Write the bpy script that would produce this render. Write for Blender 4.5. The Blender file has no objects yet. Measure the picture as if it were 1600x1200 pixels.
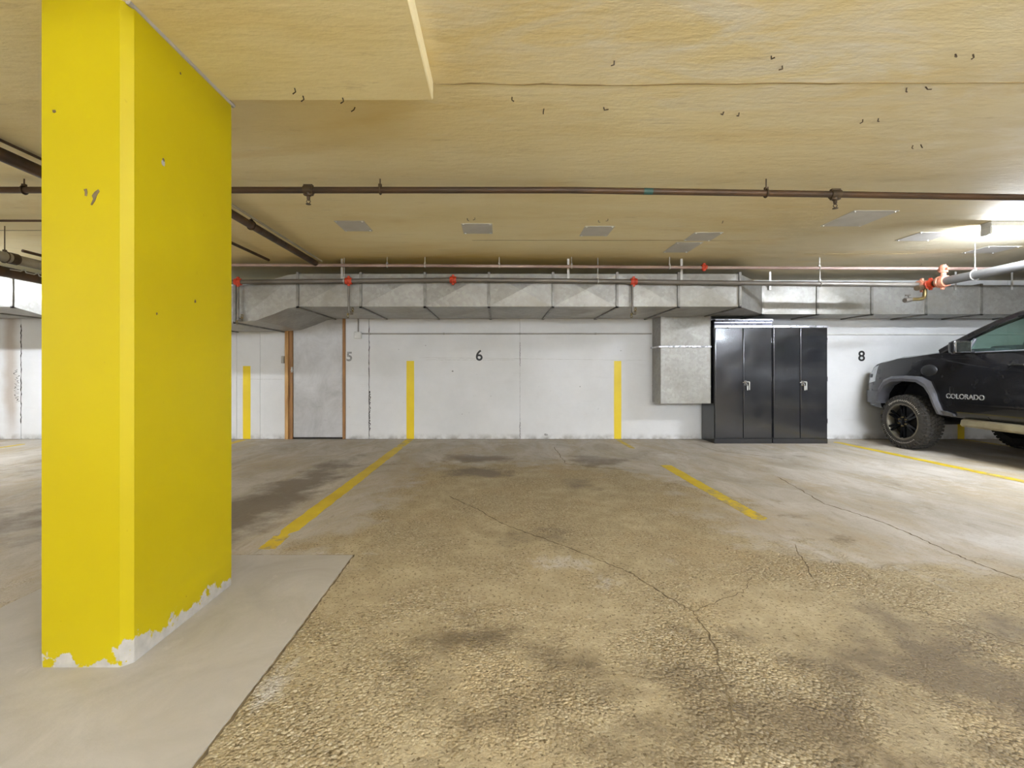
import bpy, bmesh, math, random
import numpy as np
from mathutils import Vector, Matrix
random.seed(7)
rng = np.random.default_rng(7)
SC = bpy.context.scene
COL = SC.collection
PI = math.pi

# ------------------------------------------------------------------ camera, world, exposure
EYE = 1.12
cam = bpy.data.cameras.new('camera'); cam.lens = 16; cam.sensor_width = 36; cam.sensor_fit = 'HORIZONTAL'
cam.shift_x = 21 / 1600; cam.shift_y = -20 / 1600; cam.clip_start = 0.05
camo = bpy.data.objects.new('camera', cam); COL.objects.link(camo)
camo.location = (0, 0, EYE); camo.rotation_euler = (PI / 2, 0, 0)
SC.camera = camo
W = bpy.data.worlds.new('world'); SC.world = W; W.use_nodes = True
W.node_tree.nodes['Background'].inputs[0].default_value = (0.6, 0.65, 0.7, 1)
W.node_tree.nodes['Background'].inputs[1].default_value = 0.3
vs = SC.view_settings
vs.view_transform = 'Standard'; vs.look = 'None'; vs.gamma = 1; vs.exposure = 0.0; vs.use_curve_mapping = False
TUBE = 425.0                      # strength of the fluorescent tubes
CEIL = 2.62; WALLY = 7.51

# ------------------------------------------------------------------ materials
def lin(c):
    r = []
    for x in c:
        x /= 255.0
        r.append(x / 12.92 if x <= 0.04045 else ((x + 0.055) / 1.055) ** 2.4)
    return (r[0], r[1], r[2], 1.0)

class NT:
    def __init__(s, name):
        s.m = bpy.data.materials.new(name); s.m.use_nodes = True
        s.t = s.m.node_tree; s.b = s.t.nodes['Principled BSDF']
        s.tc = s.t.nodes.new('ShaderNodeTexCoord')
        s.geo = s.t.nodes.new('ShaderNodeNewGeometry')
    def n(s, typ, **kw):
        o = s.t.nodes.new(typ)
        for k, v in kw.items(): setattr(o, k, v)
        return o
    def link(s, a, b): s.t.links.new(a, b)
    def setv(s, sock, v):
        if hasattr(v, 'is_output') or isinstance(v, bpy.types.NodeSocket): s.link(v, sock)
        else: sock.default_value = v
    def pos(s, scale=(1, 1, 1)):
        mp = s.n('ShaderNodeMapping'); s.link(s.geo.outputs['Position'], mp.inputs[0])
        mp.inputs['Scale'].default_value = scale
        return mp.outputs[0]
    def opos(s, scale=(1, 1, 1)):
        mp = s.n('ShaderNodeMapping'); s.link(s.tc.outputs['Object'], mp.inputs[0])
        mp.inputs['Scale'].default_value = scale
        return mp.outputs[0]
    def noise(s, vec, scale, detail=4, rough=0.55, dist=0.0):
        o = s.n('ShaderNodeTexNoise'); s.link(vec, o.inputs['Vector'])
        o.inputs['Scale'].default_value = scale; o.inputs['Detail'].default_value = detail
        o.inputs['Roughness'].default_value = rough; o.inputs['Distortion'].default_value = dist
        return o.outputs['Fac']
    def voro(s, vec, scale, feature='F1'):
        o = s.n('ShaderNodeTexVoronoi', feature=feature); s.link(vec, o.inputs['Vector'])
        o.inputs['Scale'].default_value = scale
        return o
    def math(s, op, a, b=0.0, clamp=False):
        o = s.n('ShaderNodeMath', operation=op); o.use_clamp = clamp
        s.setv(o.inputs[0], a); s.setv(o.inputs[1], b)
        return o.outputs[0]
    def mr(s, v, a, b, c=0.0, d=1.0):
        o = s.n('ShaderNodeMapRange'); s.setv(o.inputs[0], v)
        for i, x in enumerate((a, b, c, d)): s.setv(o.inputs[i + 1], x)
        return o.outputs[0]
    def mix(s, f, a, b, mode='MIX'):
        o = s.n('ShaderNodeMix', data_type='RGBA', blend_type=mode)
        s.setv(o.inputs[0], f); s.setv(o.inputs[6], a); s.setv(o.inputs[7], b)
        return o.outputs[2]
    def bump(s, h, strength=0.3, dist=0.01, nrm=None):
        o = s.n('ShaderNodeBump'); s.setv(o.inputs['Strength'], strength)
        o.inputs['Distance'].default_value = dist; s.link(h, o.inputs['Height'])
        if nrm is not None: s.link(nrm, o.inputs['Normal'])
        return o.outputs[0]
    def xyz(s):
        o = s.n('ShaderNodeSeparateXYZ'); s.link(s.geo.outputs['Position'], o.inputs[0])
        return o.outputs
    def attr(s, name):
        o = s.n('ShaderNodeAttribute'); o.attribute_name = name
        return o.outputs['Color']
    def fin(s, base=None, rough=0.5, metal=0.0, normal=None, coat=0.0, spec=0.5):
        if base is not None: s.setv(s.b.inputs['Base Color'], base)
        s.setv(s.b.inputs['Roughness'], rough); s.setv(s.b.inputs['Metallic'], metal)
        s.b.inputs['Coat Weight'].default_value = coat; s.b.inputs['Specular IOR Level'].default_value = spec
        if normal is not None: s.link(normal, s.b.inputs['Normal'])
        return s.m

def simple(name, c1, c2=None, scale=6, rough=0.5, metal=0.0, bump=0.0, bscale=40, stretch=(1, 1, 1), coat=0.0, spec=0.5, vr=0.08):
    t = NT(name); c2 = c2 or tuple(max(0, x * 0.86) for x in c1)
    v = t.pos(stretch)
    f = t.mr(t.noise(v, scale, 5), 0.3, 0.7)
    col = t.mix(f, lin(c1), lin(c2))
    nr = t.bump(t.noise(v, bscale, 3), bump, 0.004) if bump else None
    r = t.mr(t.noise(v, scale * 2.3, 3), 0.3, 0.7, max(0.02, rough - vr), rough + vr)
    return t.fin(col, r, metal, nr, coat, spec)

M = {}
def build_materials():
    # white painted concrete wall, with faint scuffs and drip stains
    t = NT('wall_white')
    p = t.pos((1, 1, 1))
    base = t.mix(t.mr(t.noise(p, 0.9, 6, 0.65), 0.35, 0.7), lin((224, 223, 221)), lin((210, 209, 206)))
    st = t.pos((1.0, 1.0, 7.0))
    base = t.mix(t.mr(t.noise(st, 1.6, 6, 0.6), 0.60, 0.80, 0, 0.35), base, lin((196, 194, 188)))
    base = t.mix(t.mr(t.noise(p, 9, 6, 0.7), 0.68, 0.76, 0, 0.5), base, lin((158, 154, 146)))
    x = t.xyz()
    # dirt line along the foot of the wall
    foot = t.math('MULTIPLY', t.mr(x[2], 0.0, 0.10, 1, 0), t.mr(t.noise(p, 6, 5), 0.40, 0.62))
    base = t.mix(t.math('MULTIPLY', foot, 0.7), base, lin((120, 110, 94)))
    # rust run below the pipe at the left joint
    wob = t.math('MULTIPLY', t.math('SUBTRACT', t.noise(t.pos((1, 1, 1.2)), 2.5, 4), 0.5), 0.16)
    dx = t.math('ABSOLUTE', t.math('ADD', t.math('ADD', x[0], 8.05), wob))
    run = t.math('MULTIPLY', t.mr(dx, 0.03, 0.15, 1, 0), t.mr(x[2], 0.1, 0.5, 0.35, 1))
    base = t.mix(t.math('MULTIPLY', run, 0.55), base, lin((150, 122, 88)))
    # smudge low on the wall
    M['wall'] = t.fin(base, 0.55, 0, t.bump(t.noise(t.pos((1, 1, 4)), 14, 6, 0.65), 0.25, 0.006))
    # ceiling: board-formed concrete, yellowed and stained
    t = NT('ceiling_concrete')
    st = t.pos((0.55, 1.5, 1)); p = t.pos()
    a = t.attr('stain'); sep = t.n('ShaderNodeSeparateColor'); t.link(a, sep.inputs[0])
    br = t.noise(st, 1.5, 8, 0.62, 0.5)
    base = t.mix(t.mr(br, 0.3, 0.7), lin((250, 239, 200)), lin((243, 227, 176)))
    gr = t.mix(t.mr(br, 0.3, 0.7), lin((210, 201, 176)), lin((192, 180, 150)))
    base = t.mix(sep.outputs[0], base, gr)
    oc = t.math('ADD', sep.outputs[1], t.mr(t.noise(t.pos((0.4, 1.6, 1)), 1.1, 6, 0.6, 0.8), 0.54, 0.78, 0, 0.5), True)
    base = t.mix(t.math('MULTIPLY', oc, 0.8), base, lin((210, 178, 92)))
    wh = t.math('ADD', t.math('MULTIPLY', sep.outputs[2], t.mr(t.noise(st, 3.0, 7, 0.62, 1.2), 0.42, 0.62)), t.mr(t.noise(t.pos((0.7, 2.2, 1)), 2.2, 8, 0.6, 1.5), 0.64, 0.74, 0, 0.35), True)
    base = t.mix(t.math('MULTIPLY', wh, 0.8), base, lin((238, 234, 222)))
    base = t.mix(t.mr(t.noise(t.pos((0.5, 3.0, 1)), 5.0, 7, 0.7), 0.60, 0.75, 0, 0.45), base, lin((160, 136, 82)))
    h = t.math('ADD', t.noise(t.pos((0.6, 2.4, 1)), 7, 6, 0.65), t.math('MULTIPLY', t.noise(p, 30, 3), 0.25))
    M['ceiling'] = t.fin(base, 0.72, 0, t.bump(h, 0.45, 0.012))
    # garage floor: worn concrete, exposed aggregate in the middle of the bay
    t = NT('floor_concrete')
    p = t.pos()
    a = t.attr('stain'); sep = t.n('ShaderNodeSeparateColor'); t.link(a, sep.inputs[0])
    wn = t.noise(p, 3.2, 7, 0.65)
    wn2 = t.math('SUBTRACT', wn, 0.5)
    ag = t.mr(t.math('ADD', sep.outputs[0], t.math('MULTIPLY', wn2, 1.6)), 0.34, 0.66)
    smooth = t.mix(t.mr(t.noise(t.pos((1, 0.6, 1)), 2.0, 8, 0.68, 0.7), 0.3, 0.7), lin((196, 189, 178)), lin((156, 145, 126)))
    smooth = t.mix(t.mr(t.noise(t.pos((1.2, 0.5, 1)), 1.3, 9, 0.72, 1.0), 0.46, 0.66, 0, 0.75), smooth, lin((168, 150, 118)))
    smooth = t.mix(t.mr(t.noise(t.pos((2.6, 0.7, 1)), 5.0, 8, 0.75, 0.6), 0.56, 0.70, 0, 0.55), smooth, lin((128, 116, 96)))
    vo = t.voro(p, 92); vo2 = t.voro(p, 120)
    vs_ = t.n('ShaderNodeSeparateColor'); t.link(vo.outputs['Color'], vs_.inputs[0])
    stone = t.mix(vs_.outputs[0], lin((184, 168, 134)), lin((150, 132, 98)))
    stone = t.mix(t.mr(vs_.outputs[1], 0.86, 0.94), stone, lin((198, 184, 154)))
    stone = t.mix(t.mr(t.noise(p, 1.1, 4), 0.48, 0.66, 0, 0.5), stone, lin((184, 160, 118)))
    gap = t.mr(vo.outputs['Distance'], 0.42, 0.72)
    stone = t.mix(t.math('MULTIPLY', gap, 0.28), stone, lin((110, 96, 70)))
    fine = t.mix(t.mr(t.noise(p, 5, 8, 0.7), 0.36, 0.66), lin((186, 171, 138)), lin((154, 138, 106)))
    pit = t.mr(t.noise(p, 1.8, 6, 0.6, 0.4), 0.38, 0.60)
    agc = t.mix(pit, fine, stone)
    base = t.mix(ag, smooth, agc)
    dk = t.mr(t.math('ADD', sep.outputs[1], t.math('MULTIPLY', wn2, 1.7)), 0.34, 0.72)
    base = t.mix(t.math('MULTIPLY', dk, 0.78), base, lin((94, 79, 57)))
    wt = t.mr(t.math('ADD', sep.outputs[2], t.math('MULTIPLY', t.math('SUBTRACT', t.noise(t.pos((1, 0.7, 1)), 9, 8, 0.72, 0.6), 0.5), 1.9)), 0.42, 0.85)
    base = t.mix(t.math('MULTIPLY', wt, 0.6), base, lin((204, 200, 194)))
    sp = t.math('MULTIPLY', t.mr(t.noise(p, 62, 3, 0.6), 0.57, 0.65, 0, 0.85), t.mr(ag, 0, 1, 0.22, 1.0))  # dark specks paint the shade in pits between the stones
    base = t.mix(sp, base, lin((92, 76, 46)))
    hh = t.math('MULTIPLY', t.math('MULTIPLY', ag, pit), t.math('SUBTRACT', 1.0, vo.outputs['Distance']))
    hh = t.math('ADD', hh, t.math('MULTIPLY', t.math('MULTIPLY', ag, t.noise(p, 55, 5, 0.7)), 0.8))
    hh = t.math('ADD', hh, t.math('MULTIPLY', t.noise(p, 22, 6, 0.7), 0.30))
    r = t.mr(dk, 0, 1, 0.72, 0.50)
    M['floor'] = t.fin(base, r, 0, t.bump(hh, 1.0, 0.011), 0, 0.35)
    # smooth poured footing round the column
    t = NT('footing_concrete')
    p = t.pos()
    base = t.mix(t.mr(t.noise(p, 2.4, 8, 0.66, 0.8), 0.3, 0.7), lin((182, 176, 167)), lin((160, 153, 142)))
    base = t.mix(t.mr(t.noise(t.pos((1, 0.5, 1)), 11, 6, 0.7), 0.62, 0.74, 0, 0.5), base, lin((196, 190, 180)))
    M['footing'] = t.fin(base, 0.65, 0, t.bump(t.noise(p, 30, 5, 0.7), 0.25, 0.005), 0, 0.35)
    # yellow column paint, flaked off along the foot
    t = NT('column_yellow')
    p = t.pos(); x = t.xyz()
    base = t.mix(t.mr(t.noise(p, 1.6, 5), 0.3, 0.7), lin((184, 167, 4)), lin((178, 159, 3)))
    nz = t.noise(t.pos((1, 1, 0.8)), 11, 6, 0.65)
    side = t.mr(x[0], -1.50, -1.36, 0.012, 0.085)
    edge = t.math('SUBTRACT', t.math('ADD', side, t.math('MULTIPLY', t.math('SUBTRACT', nz, 0.5), 0.34)), x[2])
    fl = t.mr(edge, -0.002, 0.008)
    conc = t.mix(t.noise(p, 25, 4), lin((196, 192, 184)), lin((150, 146, 140)))
    base = t.mix(fl, base, conc)
    spk = t.mr(t.noise(p, 42, 2, 0.4), 0.765, 0.785)
    base = t.mix(t.math('MULTIPLY', spk, t.mr(x[2], 0.0, 0.5, 0.8, 0.12)), base, lin((120, 96, 20)))
    r = t.mr(fl, 0, 1, 0.50, 0.8)
    h = t.math('SUBTRACT', t.math('MULTIPLY', t.noise(p, 26, 4, 0.6), 0.5), t.math('MULTIPLY', fl, 0.8))
    M['yellow'] = t.fin(base, r, 0, t.bump(h, 0.14, 0.006), 0, 0.25)
    # worn road paint on the floor
    for nm, lo in (('line_paint', 0.60), ('line_paint_worn', 0.47)):
        t = NT(nm); p = t.pos()
        base = t.mix(t.mr(t.noise(p, 3, 5), 0.3, 0.7), lin((216, 190, 30)), lin((196, 164, 26)))
        w = t.mr(t.noise(p, 9, 8, 0.75), lo, lo + 0.14)
        base = t.mix(w, base, lin((150, 136, 104)))
        M[nm] = t.fin(base, 0.6, 0, t.bump(t.noise(p, 40, 5, 0.7), 0.4, 0.004))
    M['wall_stripe'] = simple('wall_stripe_yellow', (236, 208, 16), (226, 194, 10), 3, 0.45)
    # galvanised sheet
    t = NT('galvanised')
    p = t.pos()
    vo = t.voro(p, 26); s2 = t.n('ShaderNodeSeparateColor'); t.link(vo.outputs['Color'], s2.inputs[0])
    base = t.mix(s2.outputs[0], lin((168, 166, 160)), lin((154, 152, 146)))
    base = t.mix(t.mr(t.noise(p, 1.4, 6, 0.6), 0.45, 0.75), base, lin((138, 133, 122)))
    M['galv'] = t.fin(base, t.mr(t.noise(p, 5, 4), 0.3, 0.7, 0.44, 0.58), 0.6, t.bump(t.noise(p, 3, 2), 0.1, 0.02))
    M['flange'] = simple('duct_flange', (150, 148, 142), (112, 108, 100), 8, 0.45, 0.6)
    M['pipe_dark'] = simple('iron_pipe', (62, 52, 42), (92, 66, 42), 7, 0.5, 0.3, 0.15, 60, (0.4, 1, 1))
    M['pipe_grey'] = simple('steel_pipe', (128, 122, 114), (98, 92, 84), 5, 0.42, 0.45, 0.08, 60, (0.4, 1, 1))
    M['pipe_pink'] = simple('primed_pipe', (196, 172, 164), (150, 122, 112), 5, 0.5, 0.1, 0.08, 60, (0.3, 1, 1))
    M['pipe_big'] = simple('galvanised_pipe', (140, 140, 140), (108, 106, 104), 7, 0.42, 0.5, 0.15, 50, (1, 0.3, 1))
    M['pipe_pale'] = simple('pale_insulated_pipe', (176, 168, 148), (148, 138, 116), 5, 0.6, 0.0, 0.15, 50)
    M['red'] = simple('red_coupling', (206, 74, 38), (176, 48, 26), 20, 0.45, 0.0, 0.2, 80)
    M['salmon'] = simple('salmon_coupling', (212, 150, 124), (188, 112, 84), 20, 0.45, 0.0, 0.2, 80)
    M['brass'] = simple('brass_fitting', (128, 112, 70), (94, 78, 46), 20, 0.4, 0.6)
    M['zinc'] = simple('zinc_hanger', (206, 204, 198), (176, 172, 164), 12, 0.4, 0.4)
    M['hanger_dark'] = simple('rusty_hanger', (96, 80, 58), (66, 52, 36), 20, 0.55, 0.4)
    M['teal'] = simple('teal_paint', (52, 88, 80), None, 20, 0.6)
    M['plate'] = simple('grey_plate', (206, 203, 195), (194, 190, 182), 5, 0.5, 0.2)
    M['screw'] = simple('screw_head', (226, 226, 222), None, 5, 0.35, 0.5)
    # cabinets: black enamelled steel with dusty smears
    t = NT('cabinet_black')
    p = t.pos()
    base = t.mix(t.mr(t.noise(t.pos((1, 1, 0.5)), 3, 6, 0.65), 0.42, 0.75), lin((34, 35, 38)), lin((44, 44, 47)))
    base = t.mix(t.mr(t.noise(p, 40, 4, 0.7), 0.70, 0.78, 0, 0.2), base, lin((110, 108, 102)))
    M['cabinet'] = t.fin(base, t.mr(t.noise(p, 4, 5), 0.3, 0.7, 0.10, 0.20), 0.0, t.bump(t.noise(p, 2.0, 1), 0.12, 0.03), 0, 0.9)
    M['shelf_metal'] = simple('tray_metal', (70, 70, 78), (50, 50, 56), 5, 0.3, 0.6)
    M['bright_edge'] = simple('bright_steel_edge', (216, 216, 220), (190, 190, 196), 8, 0.3, 0.7)
    M['chrome'] = simple('chrome', (220, 220, 220), None, 10, 0.15, 1.0)
    # door and its timber
    t = NT('door_steel')
    p = t.pos()
    base = t.mix(t.mr(t.noise(t.pos((1, 1, 0.8)), 2.2, 8, 0.68, 0.6), 0.3, 0.7), lin((206, 205, 204)), lin((168, 166, 164)))
    base = t.mix(t.mr(t.noise(t.pos((1, 1, 3)), 6, 7, 0.7), 0.60, 0.75, 0, 0.6), base, lin((128, 124, 120)))
    M['door'] = t.fin(base, 0.42, 0.2, t.bump(t.noise(p, 12, 5), 0.1, 0.005))
    M['wood'] = simple('pine_timber', (208, 166, 106), (160, 112, 60), 5, 0.55, 0, 0.2, 40, (6, 6, 0.5))
    M['wood_dark'] = simple('brown_timber', (176, 130, 80), (138, 96, 56), 5, 0.55, 0, 0.2, 40, (6, 6, 0.5))
    M['dark_gap'] = simple('dark_joint', (58, 52, 44), (40, 34, 28), 20, 0.9)
    M['crack'] = simple('crack_dirt', (116, 100, 72), (84, 70, 48), 20, 0.95)
    M['ridge'] = simple('formwork_ridge', (168, 146, 100), (140, 120, 80), 9, 0.8)
    M['black_paint'] = simple('black_paint', (34, 32, 30), None, 20, 0.5)
    M['grey_paint'] = simple('faded_number_paint', (176, 174, 170), (128, 126, 124), 30, 0.6)
    M['white_plastic'] = simple('white_box', (236, 234, 226), None, 5, 0.4)
    M['conduit'] = simple('conduit', (172, 166, 154), None, 5, 0.45, 0.3)
    # vehicle
    M['car_paint'] = simple('black_car_paint', (18, 18, 20), (24, 23, 24), 2, 0.25, 0.0, 0, 40, (1, 1, 1), 0.6, 0.3, 0.04)
    M['car_plastic'] = simple('grey_flare_plastic', (92, 92, 96), (78, 78, 82), 10, 0.38, 0, 0.1, 200)
    M['black_plastic'] = simple('black_plastic', (30, 30, 31), (24, 24, 25), 10, 0.5, 0, 0.1, 200)
    M['tire'] = simple('tyre_rubber', (62, 58, 52), (46, 43, 39), 14, 0.8, 0, 0.3, 90)
    M['tire_letters'] = simple('raised_white_lettering', (196, 190, 176), None, 10, 0.7)
    M['rim'] = simple('black_alloy', (22, 22, 23), None, 10, 0.16, 0.6)
    M['rim_lip'] = simple('rim_lip', (120, 114, 100), (88, 82, 70), 10, 0.4, 0.5)
    M['slider'] = simple('dusty_step_bar', (150, 140, 112), (118, 108, 84), 5, 0.4, 0.3)
    M['badge'] = simple('silver_badge', (206, 204, 200), None, 10, 0.3, 0.6)
    M['lamp_lens'] = simple('headlamp_lens', (176, 178, 180), (140, 142, 146), 8, 0.12, 0.1, coat=1.0)
    M['tail'] = simple('tail_lamp_red', (130, 14, 12), None, 8, 0.15, 0.0, coat=1.0)
    M['seat'] = simple('dark_upholstery', (60, 60, 62), None, 8, 0.8)
    t = NT('window_glass')
    tr = t.n('ShaderNodeBsdfTransparent'); tr.inputs[0].default_value = (0.80, 0.90, 0.87, 1)
    gl = t.n('ShaderNodeBsdfGlossy'); gl.inputs['Roughness'].default_value = 0.03
    lw = t.n('ShaderNodeLayerWeight'); lw.inputs[0].default_value = 0.5
    fr = t.math('ADD', t.math('MULTIPLY', t.math('POWER', lw.outputs['Facing'], 4.0), 0.6), 0.035)
    mx = t.n('ShaderNodeMixShader'); t.link(fr, mx.inputs[0]); t.link(tr.outputs[0], mx.inputs[1]); t.link(gl.outputs[0], mx.inputs[2])
    t.link(mx.outputs[0], t.t.nodes['Material Output'].inputs[0]); M['glass'] = t.m
    for nm, k in (('tube', 1.0), ('tube_dim', 0.6)):
        t = NT('lit_' + nm)
        t.b.inputs['Emission Color'].default_value = (0.90, 0.975, 1.10, 1); t.b.inputs['Emission Strength'].default_value = TUBE * k
        M[nm] = t.fin((0.9, 0.9, 0.9, 1), 0.4)
    M['fixture'] = simple('white_enamel', (226, 226, 222), None, 5, 0.4)
build_materials()

# ------------------------------------------------------------------ object helpers
def tag(o, label=None, cat=None, group=None, kind=None):
    if label: o['label'] = label
    if cat: o['category'] = cat
    if group: o['group'] = group
    if kind: o['kind'] = kind
    return o
def thing(name, loc, label, cat, group=None):
    o = bpy.data.objects.new(name, None); COL.objects.link(o)
    o.location = loc; o.empty_display_size = 0.1
    return tag(o, label, cat, group)
def put(me, name, mat, parent=None, smooth=None):
    o = bpy.data.objects.new(name, me); COL.objects.link(o)
    if mat is not None:
        me.materials.clear(); me.materials.append(M[mat] if isinstance(mat, str) else mat)
    if parent is not None:
        o.parent = parent
        w = Vector(parent.location)
        if parent.parent is not None and parent.matrix_parent_inverse == Matrix.Identity(4): w += Vector(parent.parent.location)
        elif parent.parent is not None: w = Vector((0, 0, 0))
        o.matrix_parent_inverse = Matrix.Translation(-w)
    if smooth is not None:
        for f in me.polygons: f.use_smooth = True
        me.set_sharp_from_angle(angle=math.radians(smooth))
    return o
def obj(name, bm, mat, parent=None, smooth=None):
    """mesh given in world coordinates, linked under its parent"""
    bmesh.ops.recalc_face_normals(bm, faces=bm.faces)
    me = bpy.data.meshes.new(name); bm.to_mesh(me); bm.free()
    return put(me, name, mat, parent, smooth)
def BM(): return bmesh.new()
def box(bm, a, b, bev=0.0, seg=1):
    a, b = [min(p, q) for p, q in zip(a, b)], [max(p, q) for p, q in zip(a, b)]
    t = bmesh.new(); bmesh.ops.create_cube(t, size=1)
    for v in t.verts:
        v.co = Vector([(a[i] + b[i]) / 2 + v.co[i] * (b[i] - a[i]) for i in range(3)])
    if bev: bmesh.ops.bevel(t, geom=t.edges[:], offset=bev, segments=seg, profile=0.6, affect='EDGES')
    merge(bm, t); return bm
def merge(bm, t, mtx=None):
    me = bpy.data.meshes.new('tmp'); t.to_mesh(me); t.free()
    if mtx is not None: me.transform(mtx)
    bm.from_mesh(me); bpy.data.meshes.remove(me)
def tube(bm, pts, r, seg=12, cap=True):
    pts = [Vector(p) for p in pts]; n = len(pts)
    rs = r if isinstance(r, (list, tuple)) else [r] * n
    up = None; rings = []
    for i in range(n):
        d = (pts[min(i + 1, n - 1)] - pts[max(i - 1, 0)]).normalized()
        if up is None:
            up = Vector((0, 0, 1)) if abs(d.z) < 0.9 else Vector((1, 0, 0))
        up = (up - d * up.dot(d)).normalized(); s = d.cross(up)
        k = 1.0
        if 0 < i < n - 1:
            c = (pts[i] - pts[i - 1]).normalized().dot((pts[i + 1] - pts[i]).normalized()); k = 1 / max(0.5, math.sqrt((1 + c) / 2))
        rings.append([bm.verts.new(pts[i] + (up * math.cos(2 * PI * j / seg) + s * math.sin(2 * PI * j / seg)) * rs[i] * (k if k < 1.1 else 1.0)) for j in range(seg)])
    for i in range(n - 1):
        for j in range(seg):
            bm.faces.new((rings[i][j], rings[i][(j + 1) % seg], rings[i + 1][(j + 1) % seg], rings[i + 1][j]))
    if cap:
        bm.faces.new(rings[0][::-1]); bm.faces.new(rings[-1])
    return bm
def bend(a, b, c, r, n=5):
    """rounded corner a-b-c as points"""
    a, b, c = Vector(a), Vector(b), Vector(c)
    p, q = b + (a - b).normalized() * r, b + (c - b).normalized() * r
    return [(1 - t) ** 2 * p + 2 * t * (1 - t) * b + t * t * q for t in [i / n for i in range(n + 1)]]
def lathe(bm, prof, origin, axis='X', seg=48, close=False):
    """prof: (along, radius) pairs"""
    o = Vector(origin); rings = []
    for (a, r) in prof:
        ring = []
        for j in range(seg):
            c, s = math.cos(2 * PI * j / seg) * r, math.sin(2 * PI * j / seg) * r
            d = {'X': (a, c, s), 'Y': (c, a, s), 'Z': (c, s, a)}[axis]
            ring.append(bm.verts.new(o + Vector(d)))
        rings.append(ring)
    for i in range(len(rings) - 1):
        for j in range(seg):
            bm.faces.new((rings[i][j], rings[i][(j + 1) % seg], rings[i + 1][(j + 1) % seg], rings[i + 1][j]))
    if not close:
        bm.faces.new(rings[0]); bm.faces.new(rings[-1])
    else:
        for j in range(seg):
            bm.faces.new((rings[-1][j], rings[-1][(j + 1) % seg], rings[0][(j + 1) % seg], rings[0][j]))
    return bm
def prism(bm, poly, z0, z1, plane='XY'):
    def P(a, b, c): return {'XY': (a, b, c), 'XZ': (a, c, b), 'YZ': (c, a, b)}[plane]
    lo = [bm.verts.new(P(a, b, z0)) for a, b in poly]; hi = [bm.verts.new(P(a, b, z1)) for a, b in poly]
    n = len(poly)
    bm.faces.new(lo[::-1]); bm.faces.new(hi)
    for i in range(n): bm.faces.new((lo[i], lo[(i + 1) % n], hi[(i + 1) % n], hi[i]))
    return bm
def text(name, body, size, loc, rot, mat, parent, ext=0.002, bold=0.0, sx=1.0):
    cu = bpy.data.curves.new(name, 'FONT'); cu.body = body; cu.size = size; cu.extrude = ext; cu.offset = bold
    cu.align_x = 'CENTER'; cu.align_y = 'CENTER'
    o = bpy.data.objects.new(name, cu); COL.objects.link(o)
    dg = bpy.context.evaluated_depsgraph_get()
    me = bpy.data.meshes.new_from_object(o.evaluated_get(dg)); bpy.data.objects.remove(o); bpy.data.curves.remove(cu)
    from mathutils import Euler
    me.transform(Matrix.Translation(loc) @ Euler(rot).to_matrix().to_4x4() @ Matrix.Diagonal((sx, 1, 1, 1)))
    me.name = name
    return put(me, name, mat, parent)
def ribbon(bm, pts, w, z, jit=0.0, sub=8, plane='XY', h=0.0015, seed=1):
    """ragged low ribbon along a polyline, for cracks and worn lines"""
    r = random.Random(seed); P = []
    for i in range(len(pts) - 1):
        a, b = Vector(pts[i] + (0,)), Vector(pts[i + 1] + (0,))
        for k in range(sub): P.append(a.lerp(b, k / sub))
    P.append(Vector(pts[-1] + (0,)))
    n = len(P); L = []; R = []
    for i in range(n):
        d = (P[min(i + 1, n - 1)] - P[max(i - 1, 0)]).normalized(); s = Vector((-d.y, d.x, 0))
        c = P[i] + s * r.uniform(-jit, jit)
        ww = w * r.uniform(0.35, 1.3) if jit else w
        if jit and i in (0, n - 1): ww = 0.0005
        L.append(c + s * ww / 2); R.append(c - s * ww / 2)
    def Q(v, k): return (v.x, v.y, z + k) if plane == 'XY' else (v.x, z - k, v.y)
    tl = [bm.verts.new(Q(v, h)) for v in L]; tr = [bm.verts.new(Q(v, h)) for v in R]
    bl = [bm.verts.new(Q(v, -0.001)) for v in L]; b2 = [bm.verts.new(Q(v, -0.001)) for v in R]
    for i in range(n - 1):
        bm.faces.new((tl[i], tl[i + 1], tr[i + 1], tr[i])); bm.faces.new((tl[i], bl[i], bl[i + 1], tl[i + 1])); bm.faces.new((tr[i], tr[i + 1], b2[i + 1], b2[i]))
    return bm

# ------------------------------------------------------------------ the setting
XL, XR, YB = -12.5, 13.0, -8.0
def grid_with_stain(name, z, x0, x1, y0, y1, step, func, down=False):
    xs = np.arange(x0, x1 + step / 2, step); ys = np.arange(y0, y1 + step / 2, step)
    X, Y = np.meshgrid(xs, ys); nx, ny = len(xs), len(ys)
    v = np.stack([X.ravel(), Y.ravel(), np.full(X.size, z)], 1)
    i = np.arange(nx * ny).reshape(ny, nx)
    f = np.stack([i[:-1, :-1].ravel(), i[:-1, 1:].ravel(), i[1:, 1:].ravel(), i[1:, :-1].ravel()], 1)
    if down: f = f[:, ::-1]
    me = bpy.data.meshes.new(name); me.from_pydata(v.tolist(), [], f.tolist())
    c = np.ones((X.size, 4), dtype=np.float32)
    c[:, :3] = np.clip(np.stack([g.ravel() for g in func(X, Y)], 1), 0, 1)
    a = me.color_attributes.new('stain', 'FLOAT_COLOR', 'POINT'); a.data.foreach_set('color', c.ravel())
    return me
def blob(X, Y, cx, cy, rx, ry, rot=0.0, p=1.0):
    c, s = math.cos(rot), math.sin(rot); dx, dy = X - cx, Y - cy
    return np.exp(-(((dx * c + dy * s) / rx) ** 2 + ((-dx * s + dy * c) / ry) ** 2) * p)
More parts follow.
